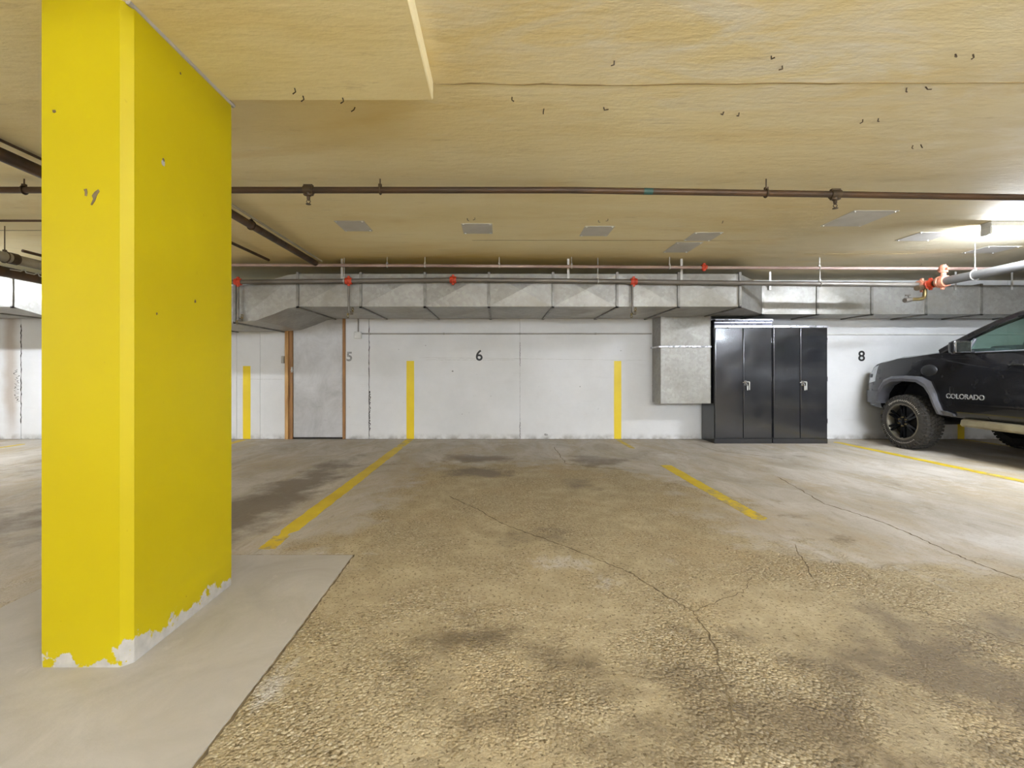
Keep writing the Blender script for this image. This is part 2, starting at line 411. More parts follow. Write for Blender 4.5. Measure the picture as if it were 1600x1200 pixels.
def floor_stain_shade(X, Y):
    # r: exposed aggregate, g: dark stains and painted shade, b: pale scuffs
    sg = lambda t: 1 / (1 + np.exp(-t))
    r = sg((X + 0.95) * 6) * sg((2.35 - X + 0.35 * (3 - Y)) * 3) * sg((5.6 - Y) * 2.5) + 0.8 * sg((2.3 - Y) * 5)
    r = r - 0.55 * blob(X, Y, -0.55, 2.1, 0.35, 0.35) - 0.5 * blob(X, Y, 1.9, 3.1, 0.5, 0.7, 0.3) + 0.5 * blob(X, Y, -1.2, 2.95, 0.5, 0.18)
    r = r - 0.4 * blob(X, Y, 0.95, 2.55, 0.35, 0.3)
    g = 0.95 * blob(X, Y, -0.28, 5.85, 0.55, 0.30) + 0.95 * blob(X, Y, -0.22, 5.05, 0.40, 0.28) + 0.75 * blob(X, Y, 1.25, 5.7, 0.45, 0.45)
    g = g + 0.75 * blob(X, Y, -1.95, 4.6, 0.34, 1.5, -0.05) + 0.55 * blob(X, Y, -2.1, 3.2, 0.45, 0.9) + 0.45 * blob(X, Y, 0.9, 4.5, 0.45, 0.5)
    g = g + 0.6 * blob(X, Y, -3.6, 3.0, 0.7, 1.6) + 0.5 * blob(X, Y, 0.3, 3.1, 0.5, 0.3) + 0.45 * blob(X, Y, -0.15, 1.9, 0.22, 0.10) + 0.3 * blob(X, Y, 1.9, 1.9, 0.5, 0.4)  # first blob paints the shade left of the column
    g = g + 0.42 * blob(X, Y, 2.2, 1.45, 1.3, 0.6) + 0.46 * blob(X, Y, 0.3, 1.5, 1.4, 0.7) + 0.4 * blob(X, Y, 3.8, 5.9, 0.5, 0.3) + 0.45 * blob(X, Y, -5.6, 5.2, 0.8, 1.5) + 0.35 * blob(X, Y, 2.3, 3.4, 0.25, 0.6)  # first two blobs darken the near floor to offset lamp brightness
    b = 0.85 * blob(X, Y, 3.35, 2.95, 0.55, 0.28, -0.25) + 0.75 * blob(X, Y, 0.36, 2.66, 0.28, 0.14) + 0.6 * blob(X, Y, 0.60, 2.42, 0.12, 0.10)
    b = b + 0.85 * blob(X, Y, -0.80, 1.62, 0.07, 0.22, 0.1) + 0.7 * blob(X, Y, 2.35, 6.0, 0.35, 0.45) + 0.55 * blob(X, Y, 0.1, 7.0, 0.6, 0.18) + 0.45 * blob(X, Y, -1.0, 2.8, 0.5, 0.05)
    b = b + 0.55 * blob(X, Y, 2.35, 2.45, 0.10, 0.35, 0.5) + 0.4 * blob(X, Y, 3.2, 4.3, 0.9, 0.7) + 0.3 * blob(X, Y, 2.0, 1.5, 0.4, 0.15) + 0.45 * blob(X, Y, 4.6, 4.6, 0.8, 1.2)
    return r, g, b
floor = put(grid_with_stain('floor', 0.0, XL, XR, YB, 7.6, 0.06, floor_stain_shade), 'floor', 'floor')
tag(floor, kind='structure')

def ceil_stain(X, Y):
    # r: greyer, darker concrete, mainly on the right, g: ochre water stain, b: whitish laitance
    sg = lambda t: 1 / (1 + np.exp(-t))
    r = sg((X - 2.6) * 1.1) + 0.35 * blob(X, Y, -0.4, 3.4, 1.2, 0.8)
    g = 1.1 * blob(X, Y, -0.2, 6.25, 2.8, 0.55) + 0.55 * blob(X, Y, -2.6, 5.2, 1.0, 1.2) + 0.45 * blob(X, Y, -0.9, 2.6, 0.7, 0.5) + 0.3 * blob(X, Y, 2.6, 4.2, 0.9, 0.8) + 0.35 * blob(X, Y, 0.0, 1.9, 1.5, 0.35)
    b = 0.9 * blob(X, Y, 0.7, 1.9, 1.6, 0.35) + 0.7 * blob(X, Y, 1.8, 2.3, 0.9, 0.35) + 0.4 * blob(X, Y, 0.8, 2.6, 0.6, 0.4) + 0.5 * blob(X, Y, 3.2, 2.8, 0.8, 0.6)
    return r, g, b
ceiling = put(grid_with_stain('ceiling', CEIL, XL, XR, YB, 7.6, 0.10, ceil_stain, True), 'ceiling', 'ceiling')
tag(ceiling, kind='structure')

# slab thickening beside the column and the formwork ridges
obj('drop_panel', box(BM(), (-3.6, 0.90, 2.52), (-0.338, 2.355, CEIL - 0.001), 0.006), 'ceiling', ceiling)
for pts in ([(-0.33, 2.37), (0.6, 2.38), (2.2, 2.36), (4.5, 2.36)], 
            [(-8.5, 4.86), (-4.6, 4.84)], [(3.9, 5.82), (5.3, 5.80)], [(4.45, 3.75), (5.1, 4.1)], [(-0.3, 5.2), (3.0, 5.22)]):
    bm = ribbon(BM(), pts, 0.010, CEIL, 0.006, 10, seed=len(pts) + int(pts[0][1] * 10))
    for v in bm.verts: v.co.z = 2 * CEIL - v.co.z - 0.002
    obj('formwork_ridge', bm, 'ridge', ceiling)
# wire ties left in the slab
def at_ceiling(px, py, z=CEIL):
    d = (z - EYE) * 711 / (580 - py)
    return ((px - 779) * d / 711, d)
for (px, py) in [(1205, 88), (1222, 103), (1131, 175), (1155, 176), (1417, 137), (1445, 136), (1348, 187), (1373, 185), (1492, 85), (1520, 85),
                 (800, 152), (850, 170), (943, 168), (960, 95), (1427, 227), (1438, 226), (730, 341), (742, 340), (935, 344), (950, 342), (555, 168), (1440, 412), (1130, 345)]:
    x, y = at_ceiling(px, py); r = random.uniform
    bm = BM(); a = Vector((x, y, CEIL + 0.005)); b = a + Vector((r(-.008, .008), r(-.008, .008), -0.022)); c = b + Vector((r(-.02, .02), r(-.018, .018), -0.004))
    tube(bm, [a, b, c], 0.0032, 6); obj('wire_tie', bm, 'hanger_dark', ceiling)
for (px, py) in [(460, 138), (473, 150), (535, 153)]:
    x, y = at_ceiling(px, py, 2.52); bm = BM()
    tube(bm, [(x, y, 2.525), (x + .006, y, 2.502), (x - .012, y + .01, 2.498)], 0.003, 6); obj('wire_tie', bm, 'hanger_dark', ceiling)

# back wall: cast panels with open vertical joints, on a dark backing
wall = obj('wall_back', box(BM(), (XL, WALLY + 0.03, -0.05), (XR, WALLY + 0.25, CEIL + 0.1)), 'dark_gap')
tag(wall, kind='structure')
joints = [XL, -10.2, -7.88, -6.0, -4.32, -3.935, -3.50]
right = [-2.53, -2.135, 0.352, 8.4, 10.7, XR]
for seq in (joints, right):
    for a, b in zip(seq[:-1], seq[1:]):
        g = 0.0035 if a not in (-2.135,) and b not in (-2.135,) else 0.006
        g = 0.0012 if 0.352 in (a, b) or 3.2 in (a, b) or -3.935 in (a, b) else g
        obj('wall_panel', box(BM(), (a + g, WALLY, 0.0), (b - g, WALLY + 0.04, CEIL), 0.002), 'wall', wall)
obj('wall_panel', box(BM(), (-3.50, WALLY, 2.06), (-2.53, WALLY + 0.04, CEIL)), 'wall', wall)
for nm, a, b in (('wall_left', (XL - 0.2, YB, 0), (XL, WALLY + 0.25, CEIL)), ('wall_right', (XR, YB, 0), (XR + 0.2, WALLY + 0.25, CEIL)), ('wall_front', (XL, YB - 0.2, 0), (XR, YB, CEIL))):
    tag(obj(nm, box(BM(), a, b), 'wall'), kind='structure')
# ragged chips along the joints
for k, (x, z0, z1, w, j) in enumerate([(-2.135, 0.02, 1.95, 0.010, 0.006), (-2.125, 0.15, 0.80, 0.014, 0.014), (-7.88, 0.25, 1.9, 0.014, 0.006), (-7.95, 0.6, 1.15, 0.012, 0.05), (0.352, 0.0, 0.28, 0.008, 0.008), (0.352, 1.2, 1.6, 0.007, 0.006), (0.352, 0.3, 1.2, 0.003, 0.002)]):
    obj('joint_chipping', ribbon(BM(), [(x, z0), (x, (z0 + z1) / 2), (x, z1)], w, WALLY, j, 22, 'XZ', 0.0012, k + 3), 'dark_gap' if w > 0.004 else 'grey_paint', wall)
for k, (x0, z0, x1, z1) in enumerate([(-1.3, 1.345, 2.45, 1.30), (-1.2, 1.31, 0.3, 1.305), (-4.3, 0.99, -3.55, 0.985)]):
    obj('hairline_crack', ribbon(BM(), [(x0, z0), ((x0 + x1) / 2, (z0 + z1) / 2), (x1, z1)], 0.003, WALLY, 0.003, 30, 'XZ', 0.0008, k + 40), 'conduit', wall)
for k, (px, py, r) in enumerate([(970, 548, .012), (767, 619, .008), (842, 604, .007), (722, 647, .010), (707, 580, .02), (906, 604, .012), (853, 679, .03), (665, 540, .01), (623, 546, .008), (745, 585, .006), (733, 645, .006)]):
    x = (px - 779) * WALLY / 711; z = EYE + (580 - py) * WALLY / 711; bm = BM()
    q = [(x + r * random.uniform(.5, 1.2) * math.cos(t), z + r * random.uniform(.4, .9) * math.sin(t)) for t in [i * PI / 4 for i in range(8)]]
    prism(bm, q, WALLY - 0.0012, WALLY + 0.001, 'XZ'); obj('wall_chip', bm, 'grey_paint', wall)
# dark edge where wall meets floor
obj('floor_joint', ribbon(BM(), [(XL, 7.503), (0, 7.503), (XR, 7.503)], 0.02, 0.0, 0.004, 120, seed=5), 'dark_gap', floor)

# painted stripes and bay numbers on the wall
for x, w, h in ((-1.456, 0.125, 1.29), (1.965, 0.118, 1.29), (-4.155, 0.125, 1.205), (7.63, 0.11, 1.29), (-7.4, 0.12, 0.2)):
    if h < 0.5: continue
    bm = BM(); q = [(x - w / 2, 0.004), (x + w / 2, 0.0), (x + w / 2 + 0.002, h * 0.5), (x + w / 2, h), (x - w / 2, h), (x - w / 2 - 0.002, h * 0.5)]
    prism(bm, q, WALLY - 0.0015, WALLY + 0.001, 'XZ'); obj('painted_stripe', bm, 'wall_stripe', wall)
text('painted_number', '6', 0.245, (-0.32, WALLY - 0.001, 1.372), (PI / 2, 0, 0), 'black_paint', wall, 0.001, 0.004)
text('painted_number', '8', 0.235, (5.99, WALLY - 0.001, 1.362), (PI / 2, 0, 0), 'black_paint', wall, 0.001, 0.004)
text('painted_number', '5', 0.21, (-2.462, WALLY - 0.001, 1.355), (PI / 2, 0, 0), 'grey_paint', wall, 0.001, 0.006)

# floor pieces: footing slab, painted lines, cracks
fb = BM(); prism(fb, [(-2.35, 1.12), (-0.865, 1.12), (-0.868, 1.9), (-0.885, 2.765), (-2.35, 2.765)], -0.02, 0.004)
obj('column_footing', fb, 'footing', floor)
obj('footing_joint', ribbon(BM(), [(-2.35, 2.772), (-1.6, 2.77), (-0.88, 2.772), (-0.862, 1.9), (-0.858, 1.12)], 0.010, 0.0, 0.004, 30, h=0.001, seed=9), 'crack', floor)
def line(x, y0, y1, w, mat, seed, dx=0.0):
    n = 10; pts = [(x + dx * i / n, y0 + (y1 - y0) * i / n) for i in range(n + 1)]
    bm = BM(); r = random.Random(seed); L = []; R = []
    for i, (a, b) in enumerate(pts):
        for k in range(6):
            if i == n and k: break
            t = k / 6; yy = b + (y1 - y0) / n * t
            e = 0.45 if (i == 0 and k < 2) or i == n else 1
            L.append((a - w / 2 * e + r.uniform(-.006, .006), yy)); R.append((a + w / 2 * e + r.uniform(-.006, .006), yy))
    prism(bm, L + R[::-1], -0.001, 0.0012 + 0.0001 * seed); obj('painted_line', bm, mat, floor)
line(-1.462, 2.86, 3.1, 0.105, 'line_paint_worn', 1, -0.01); line(-1.470, 3.08, 6.72, 0.128, 'line_paint', 2, 0.01); line(-1.46, 6.75, 7.46, 0.12, 'line_paint_worn', 3)
line(1.985, 3.42, 4.6, 0.12, 'line_paint_worn', 4, -0.005); line(1.978, 4.3, 5.42, 0.125, 'line_paint', 5, 0.01); line(1.95, 6.6, 7.45, 0.07, 'line_paint_worn', 6)
line(5.33, 2.4, 5.35, 0.12, 'line_paint_worn', 7); line(5.33, 5.1, 7.2, 0.12, 'line_paint', 8); line(-4.16, 5.0, 7.42, 0.12, 'line_paint', 9)
line(-7.3, 4.6, 7.0, 0.11, 'line_paint_worn', 10); line(7.63, 6.3, 7.45, 0.1, 'line_paint_worn', 11)
def fl(px, py): return ((px - 779) / (py - 580) * EYE, 711 * EYE / (py - 580))
cracks = [([(700, 775), (745, 795), (790, 820), (850, 842), (905, 862), (945, 878), (985, 895), (1020, 918), (1060, 942), (1085, 958), (1105, 985), (1120, 1018), (1122, 1045), (1135, 1075), (1150, 1130), (1160, 1195)], 0.009, 0.012),
          ([(1215, 745), (1250, 765), (1290, 788), (1330, 800), (1385, 818), (1430, 838), (1490, 865), (1530, 882), (1600, 907), (1700, 940)], 0.011, 0.012),
          ([(1085, 955), (1110, 945), (1160, 925), (1175, 900)], 0.004, 0.012), ([(1240, 850), (1255, 875), (1270, 905)], 0.008, 0.012),
          ([(866, 698), (875, 712), (885, 725), (960, 733), (1000, 735)], 0.008, 0.02), ([(1090, 695), (1120, 705), (1190, 712)], 0.005, 0.02),
          ([(1400, 945), (1440, 955), (1470, 965), (1530, 985), (1600, 1010)], 0.006, 0.02), ([(640, 724), (590, 727), (550, 724)], 0.005, 0.01)]
for k, (pp, w, j) in enumerate(cracks):
    obj('crack', ribbon(BM(), [fl(*p) for p in pp], w * 0.85, 0.0, j * 0.7, 9, seed=k + 20, h=0.001), 'crack', floor)

# door leaf in timber frame
d1 = bpy.data.objects.new('door_1', None); COL.objects.link(d1); d1.location = (-2.98, WALLY, 0); tag(d1, kind='structure')
obj('door_leaf', box(BM(), (-3.385, WALLY - 0.004, 0.03), (-2.575, WALLY + 0.026, 2.03), 0.003), 'door', d1)
obj('frame_post', box(BM(), (-3.508, WALLY - 0.045, 0), (-3.452, WALLY + 0.03, 2.06), 0.003), 'wood', d1)
obj('frame_post', box(BM(), (-3.452, WALLY - 0.02, 0), (-3.392, WALLY + 0.028, 2.06), 0.003), 'wood_dark', d1)
obj('frame_post', box(BM(), (-2.572, WALLY - 0.012, 0), (-2.528, WALLY + 0.028, 2.06), 0.003), 'wood_dark', d1)
obj('frame_head', box(BM(), (-3.392, WALLY - 0.012, 2.03), (-2.572, WALLY + 0.028, 2.06), 0.003), 'wood', d1)
bm = BM(); box(bm, (-3.412, WALLY - 0.035, 1.10), (-3.385, WALLY - 0.015, 1.19), 0.004); tube(bm, [(-3.395, WALLY - .02, 1.135), (-3.395, WALLY - .07, 1.135), (-3.35, WALLY - .075, 1.135)], 0.009, 8)
obj('door_latch', bm, 'zinc', d1)
bm = BM(); box(bm, (-3.575, WALLY - 0.03, 1.25), (-3.525, WALLY, 1.37), 0.006); box(bm, (-3.563, WALLY - 0.036, 1.28), (-3.537, WALLY - 0.028, 1.34), 0.003)
sw = obj('key_switch', bm, 'conduit'); tag(sw, 'small grey switch box on wall left of the timber door post', 'switch')

# ------------------------------------------------------------------ yellow column
c0 = thing('concrete_column', (-1.57, 2.08, 0), 'thick yellow painted concrete column with flaking paint at its foot', 'column')
xa, xb, ya, yb, ch = -1.752, -1.397, 1.715, 2.41, 0.03
poly = [(xa + ch, ya), (xb - ch, ya), (xb, ya + ch), (xb, yb - ch), (xb - ch, yb), (xa + ch, yb), (xa, yb - ch), (xa, ya + ch)]
bm = BM(); n = 26
rings = []
for i in range(n + 1):
    z = 2.52 * i / n + (0.004 if i == 0 else 0)
    rings.append([bm.verts.new((x, y, z)) for x, y in poly])
for i in range(n):
    for j in range(8): bm.faces.new((rings[i][j], rings[i][(j + 1) % 8], rings[i + 1][(j + 1) % 8], rings[i + 1][j]))
bm.faces.new(rings[0][::-1]); bm.faces.new(rings[-1])
vert_edges = [e for e in bm.edges if abs((e.verts[0].co - e.verts[1].co).z) > 0.01]
bmesh.ops.bevel(bm, geom=vert_edges, offset=0.005, segments=2, profile=0.5, affect='EDGES')
obj('shaft', bm, 'yellow', c0, 40)
def chip(name, pts, mat):   # a chip on the front face, given as (x, z)
    bm = BM(); prism(bm, pts, ya - 0.0015, ya + 0.001, 'XZ'); obj(name, bm, mat, c0)
k = 1.715 / 711
def cp(px, py): return ((px - 779) * k, EYE + (580 - py) * k)
chip('paint_chip', [cp(*p) for p in [(148, 300), (154, 296), (156, 299), (152, 305), (149, 314), (144, 321), (142, 320), (146, 311), (144, 306)]], 'crack')
chip('paint_chip', [cp(*p) for p in [(131, 296), (136, 295), (137, 301), (136, 307), (133, 306), (133, 300)]], 'crack')
chip('paint_chip', [cp(*p) for p in [(82, 172), (87, 172), (88, 175), (85, 177), (83, 176)]], 'crack')
for (px, py, r) in [(255, 255, .013), (255, 250, .008), (305, 471, .008), (245, 490, .006), (282, 115, .006)]:
    yy = 1.397 * 711 / (779 - px); zz = EYE + (580 - py) * yy / 711; bm = BM()
    prism(bm, [(yy + r * random.uniform(.5, 1) * math.cos(t), zz + r * 1.1 * random.uniform(.6, 1) * math.sin(t)) for t in [i * PI / 4 for i in range(8)]], xb - 0.001, xb + 0.0015, 'YZ')
    obj('paint_chip', bm, 'footing' if r > .01 else 'crack', c0)
bm = BM(); tube(bm, [(xb - 0.004, 1.72, 2.518), (xb - 0.002, 2.0, 2.517), (xb - 0.002, 2.4, 2.518)], 0.011, 8); obj('grout_bead', bm, 'footing', c0)

# ------------------------------------------------------------------ air duct
duct = thing('air_duct', (0, 6.9, 1.98), 'long galvanised sheet metal air duct hanging along the back wall under the ceiling', 'duct')
Z0, Z1 = 1.985, 2.425
ST = [(-9.95, 6.1, Z0, Z1), (-9.1, 6.1, Z0, Z1), (-8.25, 6.1, Z0, Z1), (-7.38, 6.1, Z0, Z1), (-6.51, 6.1, Z0, Z1), (-5.80, 6.1, 1.78, 2.26), (-5.05, 6.1, 1.775, 2.25), (-4.3, 6.1, 1.775, 2.25), (-3.53, 6.1, 1.775, 2.26)]
# the sloping piece gets a rounded throat: three short stations
SL = [(-3.53, 1.775, 2.26), (-3.25, 1.80, 2.29), (-3.0, 1.89, 2.36), (-2.82, 1.965, 2.41), (-2.69, Z0, Z1)]
S2 = [(-2.69, 6.1, Z0, Z1), (-1.845, 6.1, Z0, Z1), (-0.987, 6.1, Z0, Z1), (-0.129, 6.1, Z0, Z1), (0.729, 6.1, Z0, Z1), (1.587, 6.1, Z0, Z1), (2.41, 6.1, Z0, Z1), (3.23, 6.1, Z0, Z1),
      (4.0, 6.9, Z0, Z1), (4.83, 6.9, Z0, Z1), (5.65, 6.9, Z0, Z1), (6.47, 6.9, Z0, Z1), (7.31, 6.9, Z0, Z1), (8.15, 6.9, Z0, Z1), (9.0, 6.9, Z0, Z1), (9.85, 6.9, Z0, Z1)]
YBK = 7.5
def section(a, b, brk=0.03):
    bm = BM()
    def c(s): return [bm.verts.new(p) for p in ((s[0], s[1], s[2]), (s[0], s[1], s[3]), (s[0], YBK, s[3]), (s[0], YBK, s[2]))]
    A, B = c(a), c(b)
    def cross(q, nrm):
        cen = sum((v.co for v in q), Vector()) / 4 + Vector(nrm) * brk
        m = bm.verts.new(cen)
        for i in range(4): bm.faces.new((q[i], q[(i + 1) % 4], m))
    cross((A[0], B[0], B[1], A[1]), (0, -1, 0)); cross((A[3], B[3], B[0], A[0]), (0, 0, -1))
    bm.faces.new((A[1], B[1], B[2], A[2])); bm.faces.new((A[2], B[2], B[3], A[3])); bm.faces.new(A[::-1]); bm.faces.new(B)
    return bm
def flange(s, w=0.032, pr=0.02):
    x, y, z0, z1 = s; bm = BM()
    box(bm, (x - w / 2, y - pr, z0 - pr), (x + w / 2, y + 0.004, z1 + pr)); box(bm, (x - w / 2, y - pr, z0 - pr), (x + w / 2, YBK, z0 + 0.003)); box(bm, (x - w / 2, y, z1 - 0.003), (x + w / 2, YBK, z1 + pr))
    return bm
for S in (ST, S2):
    for a, b in zip(S[:-1], S[1:]): obj('duct_section', section(a, b, 0.004 if a[1] != b[1] else (0.014 if a[1] > 6.5 else 0.03)), 'galv', duct)
    for s in S: obj('duct_flange', flange(s), 'flange', duct)
bm = BM()
rr = []
for (x, z0, z1) in SL: rr.append([bm.verts.new(p) for p in ((x, 6.1, z0), (x, 6.1, z1), (x, YBK, z1), (x, YBK, z0))])
for i in range(len(rr) - 1):
    for j in (1, 2, 3): bm.faces.new((rr[i][j], rr[i + 1][j], rr[i + 1][(j + 1) % 4], rr[i][(j + 1) % 4]))
mid = bm.verts.new((-3.11, 6.080, 2.09))
bot = [r[0] for r in rr]; top = [r[1] for r in rr]
for i in range(4): bm.faces.new((bot[i], bot[i + 1], mid)); bm.faces.new((top[i + 1], top[i], mid))
bm.faces.new((bot[0], mid, top[0])); bm.faces.new((bot[-1], top[-1], mid)); bm.faces.new(rr[0][::-1]); bm.faces.new(rr[-1])
obj('duct_section', bm, 'galv', duct)
# the drop beside the cabinets
def drop(z0, z1, brk):
    bm = BM(); x0, x1, y0, y1 = 2.535, 3.315, 7.11, 7.50
    v = [bm.verts.new((x, y, z)) for z in (z0, z1) for (x, y) in ((x0, y0), (x1, y0), (x1, y1), (x0, y1))]
    m = bm.verts.new(((x0 + x1) / 2, y0 - brk, (z0 + z1) / 2))
    for a, b in ((0, 1), (1, 5), (5, 4), (4, 0)): bm.faces.new((v[a], v[b], m))
    m2 = bm.verts.new((x0 - brk * 0.5, (y0 + y1) / 2, (z0 + z1) / 2))
    for a, b in ((0, 4), (4, 7), (7, 3), (3, 0)): bm.faces.new((v[a], v[b], m2))
    bm.faces.new((v[1], v[2], v[6], v[5])); bm.faces.new((v[2], v[3], v[7], v[6])); bm.faces.new((v[0], v[3], v[2], v[1])); bm.faces.new((v[4], v[5], v[6], v[7]))
    return bm
obj('duct_drop', drop(1.505, 1.98, 0.012), 'galv', duct); obj('duct_drop', drop(0.885, 1.50, 0.004), 'galv', duct); obj('duct_drop', drop(0.615, 0.883, 0.003), 'galv', duct)
obj('drop_flange', box(BM(), (2.50, 7.085, 1.49), (3.318, 7.50, 1.515), 0.003), 'bright_edge', duct)
obj('drop_seam', box(BM(), (2.528, 7.103, 0.878), (3.317, 7.50, 0.889)), 'galv', duct)
# strap hangers up to the slab
for x, y in ((-2.09, 6.07), (0.93, 6.07), (2.44, 6.07), (4.1, 6.87), (6.9, 6.87), (7.75, 6.87)):
    bm = BM(); box(bm, (x - 0.014, y - 0.002, 2.30 if y < 6.5 else 2.35), (x + 0.014, y + 0.002, CEIL)); obj('hanger_strap', bm, 'zinc', duct)

# ------------------------------------------------------------------ pipes
def coupling(loc, axis, r, mat, parent, name='coupling', L=0.085):
    bm = BM()
    lathe(bm, [(-L / 2, r * 1.02), (-L / 2, r * 1.4), (-L * 0.18, r * 1.5), (-L * .12, r * 1.32), (L * .12, r * 1.32), (L * .18, r * 1.5), (L / 2, r * 1.4), (L / 2, r * 1.02)], loc, axis, 14)
    o = Vector(loc)
    for s in (-1, 1):
        e = {'X': Vector((0, 0, 1)), 'Y': Vector((0, 0, 1)), 'Z': Vector((0, 1, 0))}[axis] * s * r * 1.65
        h = 0.016; box(bm, o + e - Vector((h, h, h)), o + e + Vector((h, h, h)), 0.004)
    return obj(name, bm, mat, parent, 35)
def clevis(loc, r, axis, parent, mat='zinc', top=CEIL):
    bm = BM(); x, y, z = loc; pts = []
    for i in range(17):
        t = -PI / 2 + 2 * PI * i / 16; c, s = math.cos(t) * (r + 0.005), math.sin(t) * (r + 0.005)
        pts.append((x, y + c, z + s) if axis == 'X' else (x + c, y, z + s))
    tube(bm, pts, 0.006, 6); tube(bm, [(x, y, z + r), (x, y, top)], 0.005, 6); box(bm, (x - .012, y - .012, z + r), (x + .012, y + .012, z + r + 0.02))
    return obj('pipe_hanger', bm, mat, parent)
def head(x, y, z, parent, up=-1, mat='brass'):
    bm = BM(); s = up
    lathe(bm, [(0, .013), (s * .02, .013), (s * .022, .009), (s * .03, .009)], (x, y, z), 'Z', 10)
    for d in (-1, 1): tube(bm, [(x + d * .009, y, z + s * .025), (x + d * .016, y, z + s * .04), (x, y, z + s * .058)], .0035, 6)
    lathe(bm, [(s * .056, .006), (s * .058, .02), (s * .061, .02), (s * .062, .004)], (x, y, z), 'Z', 12)
    return obj('sprinkler_head', bm, mat, parent, 40)

# 1. dark pipe across the ceiling
P1 = thing('sprinkler_pipe', (0, 3.55, 2.53), 'dark rusty sprinkler pipe running straight across the open ceiling, with pendant heads', 'pipe')
path = [(-9.5, 3.55, 2.535), (-4, 3.55, 2.533), (0.55, 3.55, 2.532), (2.1, 3.55, 2.508), (4.1, 3.55, 2.474), (6.5, 3.55, 2.46), (9.5, 3.55, 2.45)]
def zat(path, x):
    for a, b in zip(path[:-1], path[1:]):
        if a[0] <= x <= b[0]: return a[2] + (b[2] - a[2]) * (x - a[0]) / (b[0] - a[0])
obj('pipe_run', tube(BM(), path, 0.0245, 14), 'pipe_dark', P1, 40)
for x in (-1.483, 2.626):
    z = zat(path, x); bm = BM()
    lathe(bm, [(-.036, .026), (-.036, .034), (.036, .034), (.036, .026)], (x, 3.55, z), 'X', 12); lathe(bm, [(0, .024), (-.045, .022), (-.05, .015)], (x, 3.55, z), 'Z', 10)
    for d in (-1, 1): box(bm, (x - .036, 3.535, z + d * .034 - .008), (x + .036, 3.565, z + d * .034 + .008), .003)
    obj('pipe_tee', bm, 'hanger_dark', P1, 40); head(x, 3.55, z - 0.05, P1, -1, 'hanger_dark')
for x in (-0.924, 2.087, -3.70, 5.6): clevis((x, 3.55, zat(path, x)), 0.026, 'X', P1, 'hanger_dark')
obj('paint_mark', tube(BM(), [(1.13, 3.55, 2.523), (1.20, 3.55, 2.522)], 0.0252, 14), 'teal', P1, 40)

# 2. sprinkler pipe hung in front of the duct
P2 = thing('sprinkler_pipe', (0, 6.02, 2.3), 'grey steel sprinkler pipe with red couplings running along the front of the duct', 'pipe')
path2 = [(-3.6, 6.02, 2.300), (-2.0, 6.02, 2.312), (-0.6, 6.02, 2.328), (0.9, 6.02, 2.316), (1.8, 6.02, 2.304), (3.6, 6.02, 2.282), (5.58, 6.02, 2.262)]
obj('pipe_run', tube(BM(), path2, 0.031, 14), 'pipe_grey', P2, 40)
for px in (372, 545, 708, 990):
    x = (px - 779) * 6.02 / 711; coupling((x, 6.02, zat(path2, x)), 'X', 0.031, 'red', P2)
for px, zb in ((372, 1.80), (545, 1.89), (988, 1.89)):
    x = (px - 779) * 6.02 / 711; z = zat(path2, x)
    bm = tube(BM(), [(x, 6.02, z - 0.04)] + bend((x, 6.02, z), (x, 6.02, zb), (x + 0.1, 6.05, zb), 0.03) + [(x + 0.035, 6.03, zb)], 0.0145, 10); obj('drop_pipe', bm, 'pipe_grey', P2, 40)
    bm = BM(); lathe(bm, [(-.02, .015), (-.02, .023), (.02, .023), (.02, .015)], (x + 0.03, 6.03, zb), 'X', 10); obj('elbow', bm, 'pipe_grey', P2, 40)
    head(x + 0.045, 6.035, zb + 0.012, P2, 1); head(x - 0.012, 6.02, zb - 0.005, P2, -1)
for px in (538, 934, 1281):
    x = (px - 779) * 6.02 / 711; clevis((x, 6.02, zat(path2, x)), 0.032, 'X', P2)

# 3. thin primed pipe tight under the slab
P3 = thing('branch_pipe', (0, 6.0, 2.48), 'thin pinkish primed pipe tight under the ceiling above the duct', 'pipe')
path3 = [(-3.7, 5.98, 2.516), (-1, 5.98, 2.508), (2.7, 5.98, 2.482), (5, 5.98, 2.470), (9.5, 5.98, 2.462)]
obj('pipe_run', tube(BM(), path3, 0.02, 12), 'pipe_pink', P3, 40)
coupling(((1100 - 779) * 5.98 / 711, 5.98, 2.486), 'X', 0.022, 'red', P3, L=.07)
for px in (605, 664, 780, 893, 1046, 1280): clevis(((px - 779) * 5.98 / 711, 5.98, zat(path3, (px - 779) * 5.98 / 711)), 0.02, 'X', P3, 'zinc')

# 4. big main toward the viewer on the right, with its valve cluster
P4 = thing('sprinkler_main', (5.6, 4.5, 2.25), 'thick galvanised sprinkler main running from the salmon couplings over the truck', 'pipe')
obj('pipe_run', tube(BM(), [(5.6, 5.70, 2.250), (5.6, 4.0, 2.248), (5.6, -2.0, 2.245)], 0.052, 18), 'pipe_big', P4, 40)
coupling((5.6, 5.74, 2.25), 'Y', 0.052, 'salmon', P4, L=.10)
obj('nipple', tube(BM(), [(5.6, 5.70, 2.25), (5.6, 6.06, 2.25)], 0.036, 14), 'pipe_dark', P4, 40)
coupling((5.6, 5.90, 2.25), 'Y', 0.037, 'red', P4, L=.09)
coupling((5.6, 6.02, 2.255), 'X', 0.045, 'salmon', P4, L=.11)
obj('riser', tube(BM(), [(5.6, 5.73, 2.27), (5.6, 5.73, 2.46)], 0.03, 12), 'salmon', P4, 40); coupling((5.6, 5.73, 2.40), 'Z', 0.031, 'salmon', P4, L=.08)
obj('stub', tube(BM(), [(5.42, 5.90, 2.195), (5.55, 5.96, 2.215), (5.6, 6.0, 2.24)], [.032, .032, .03], 12), 'hanger_dark', P4, 40)
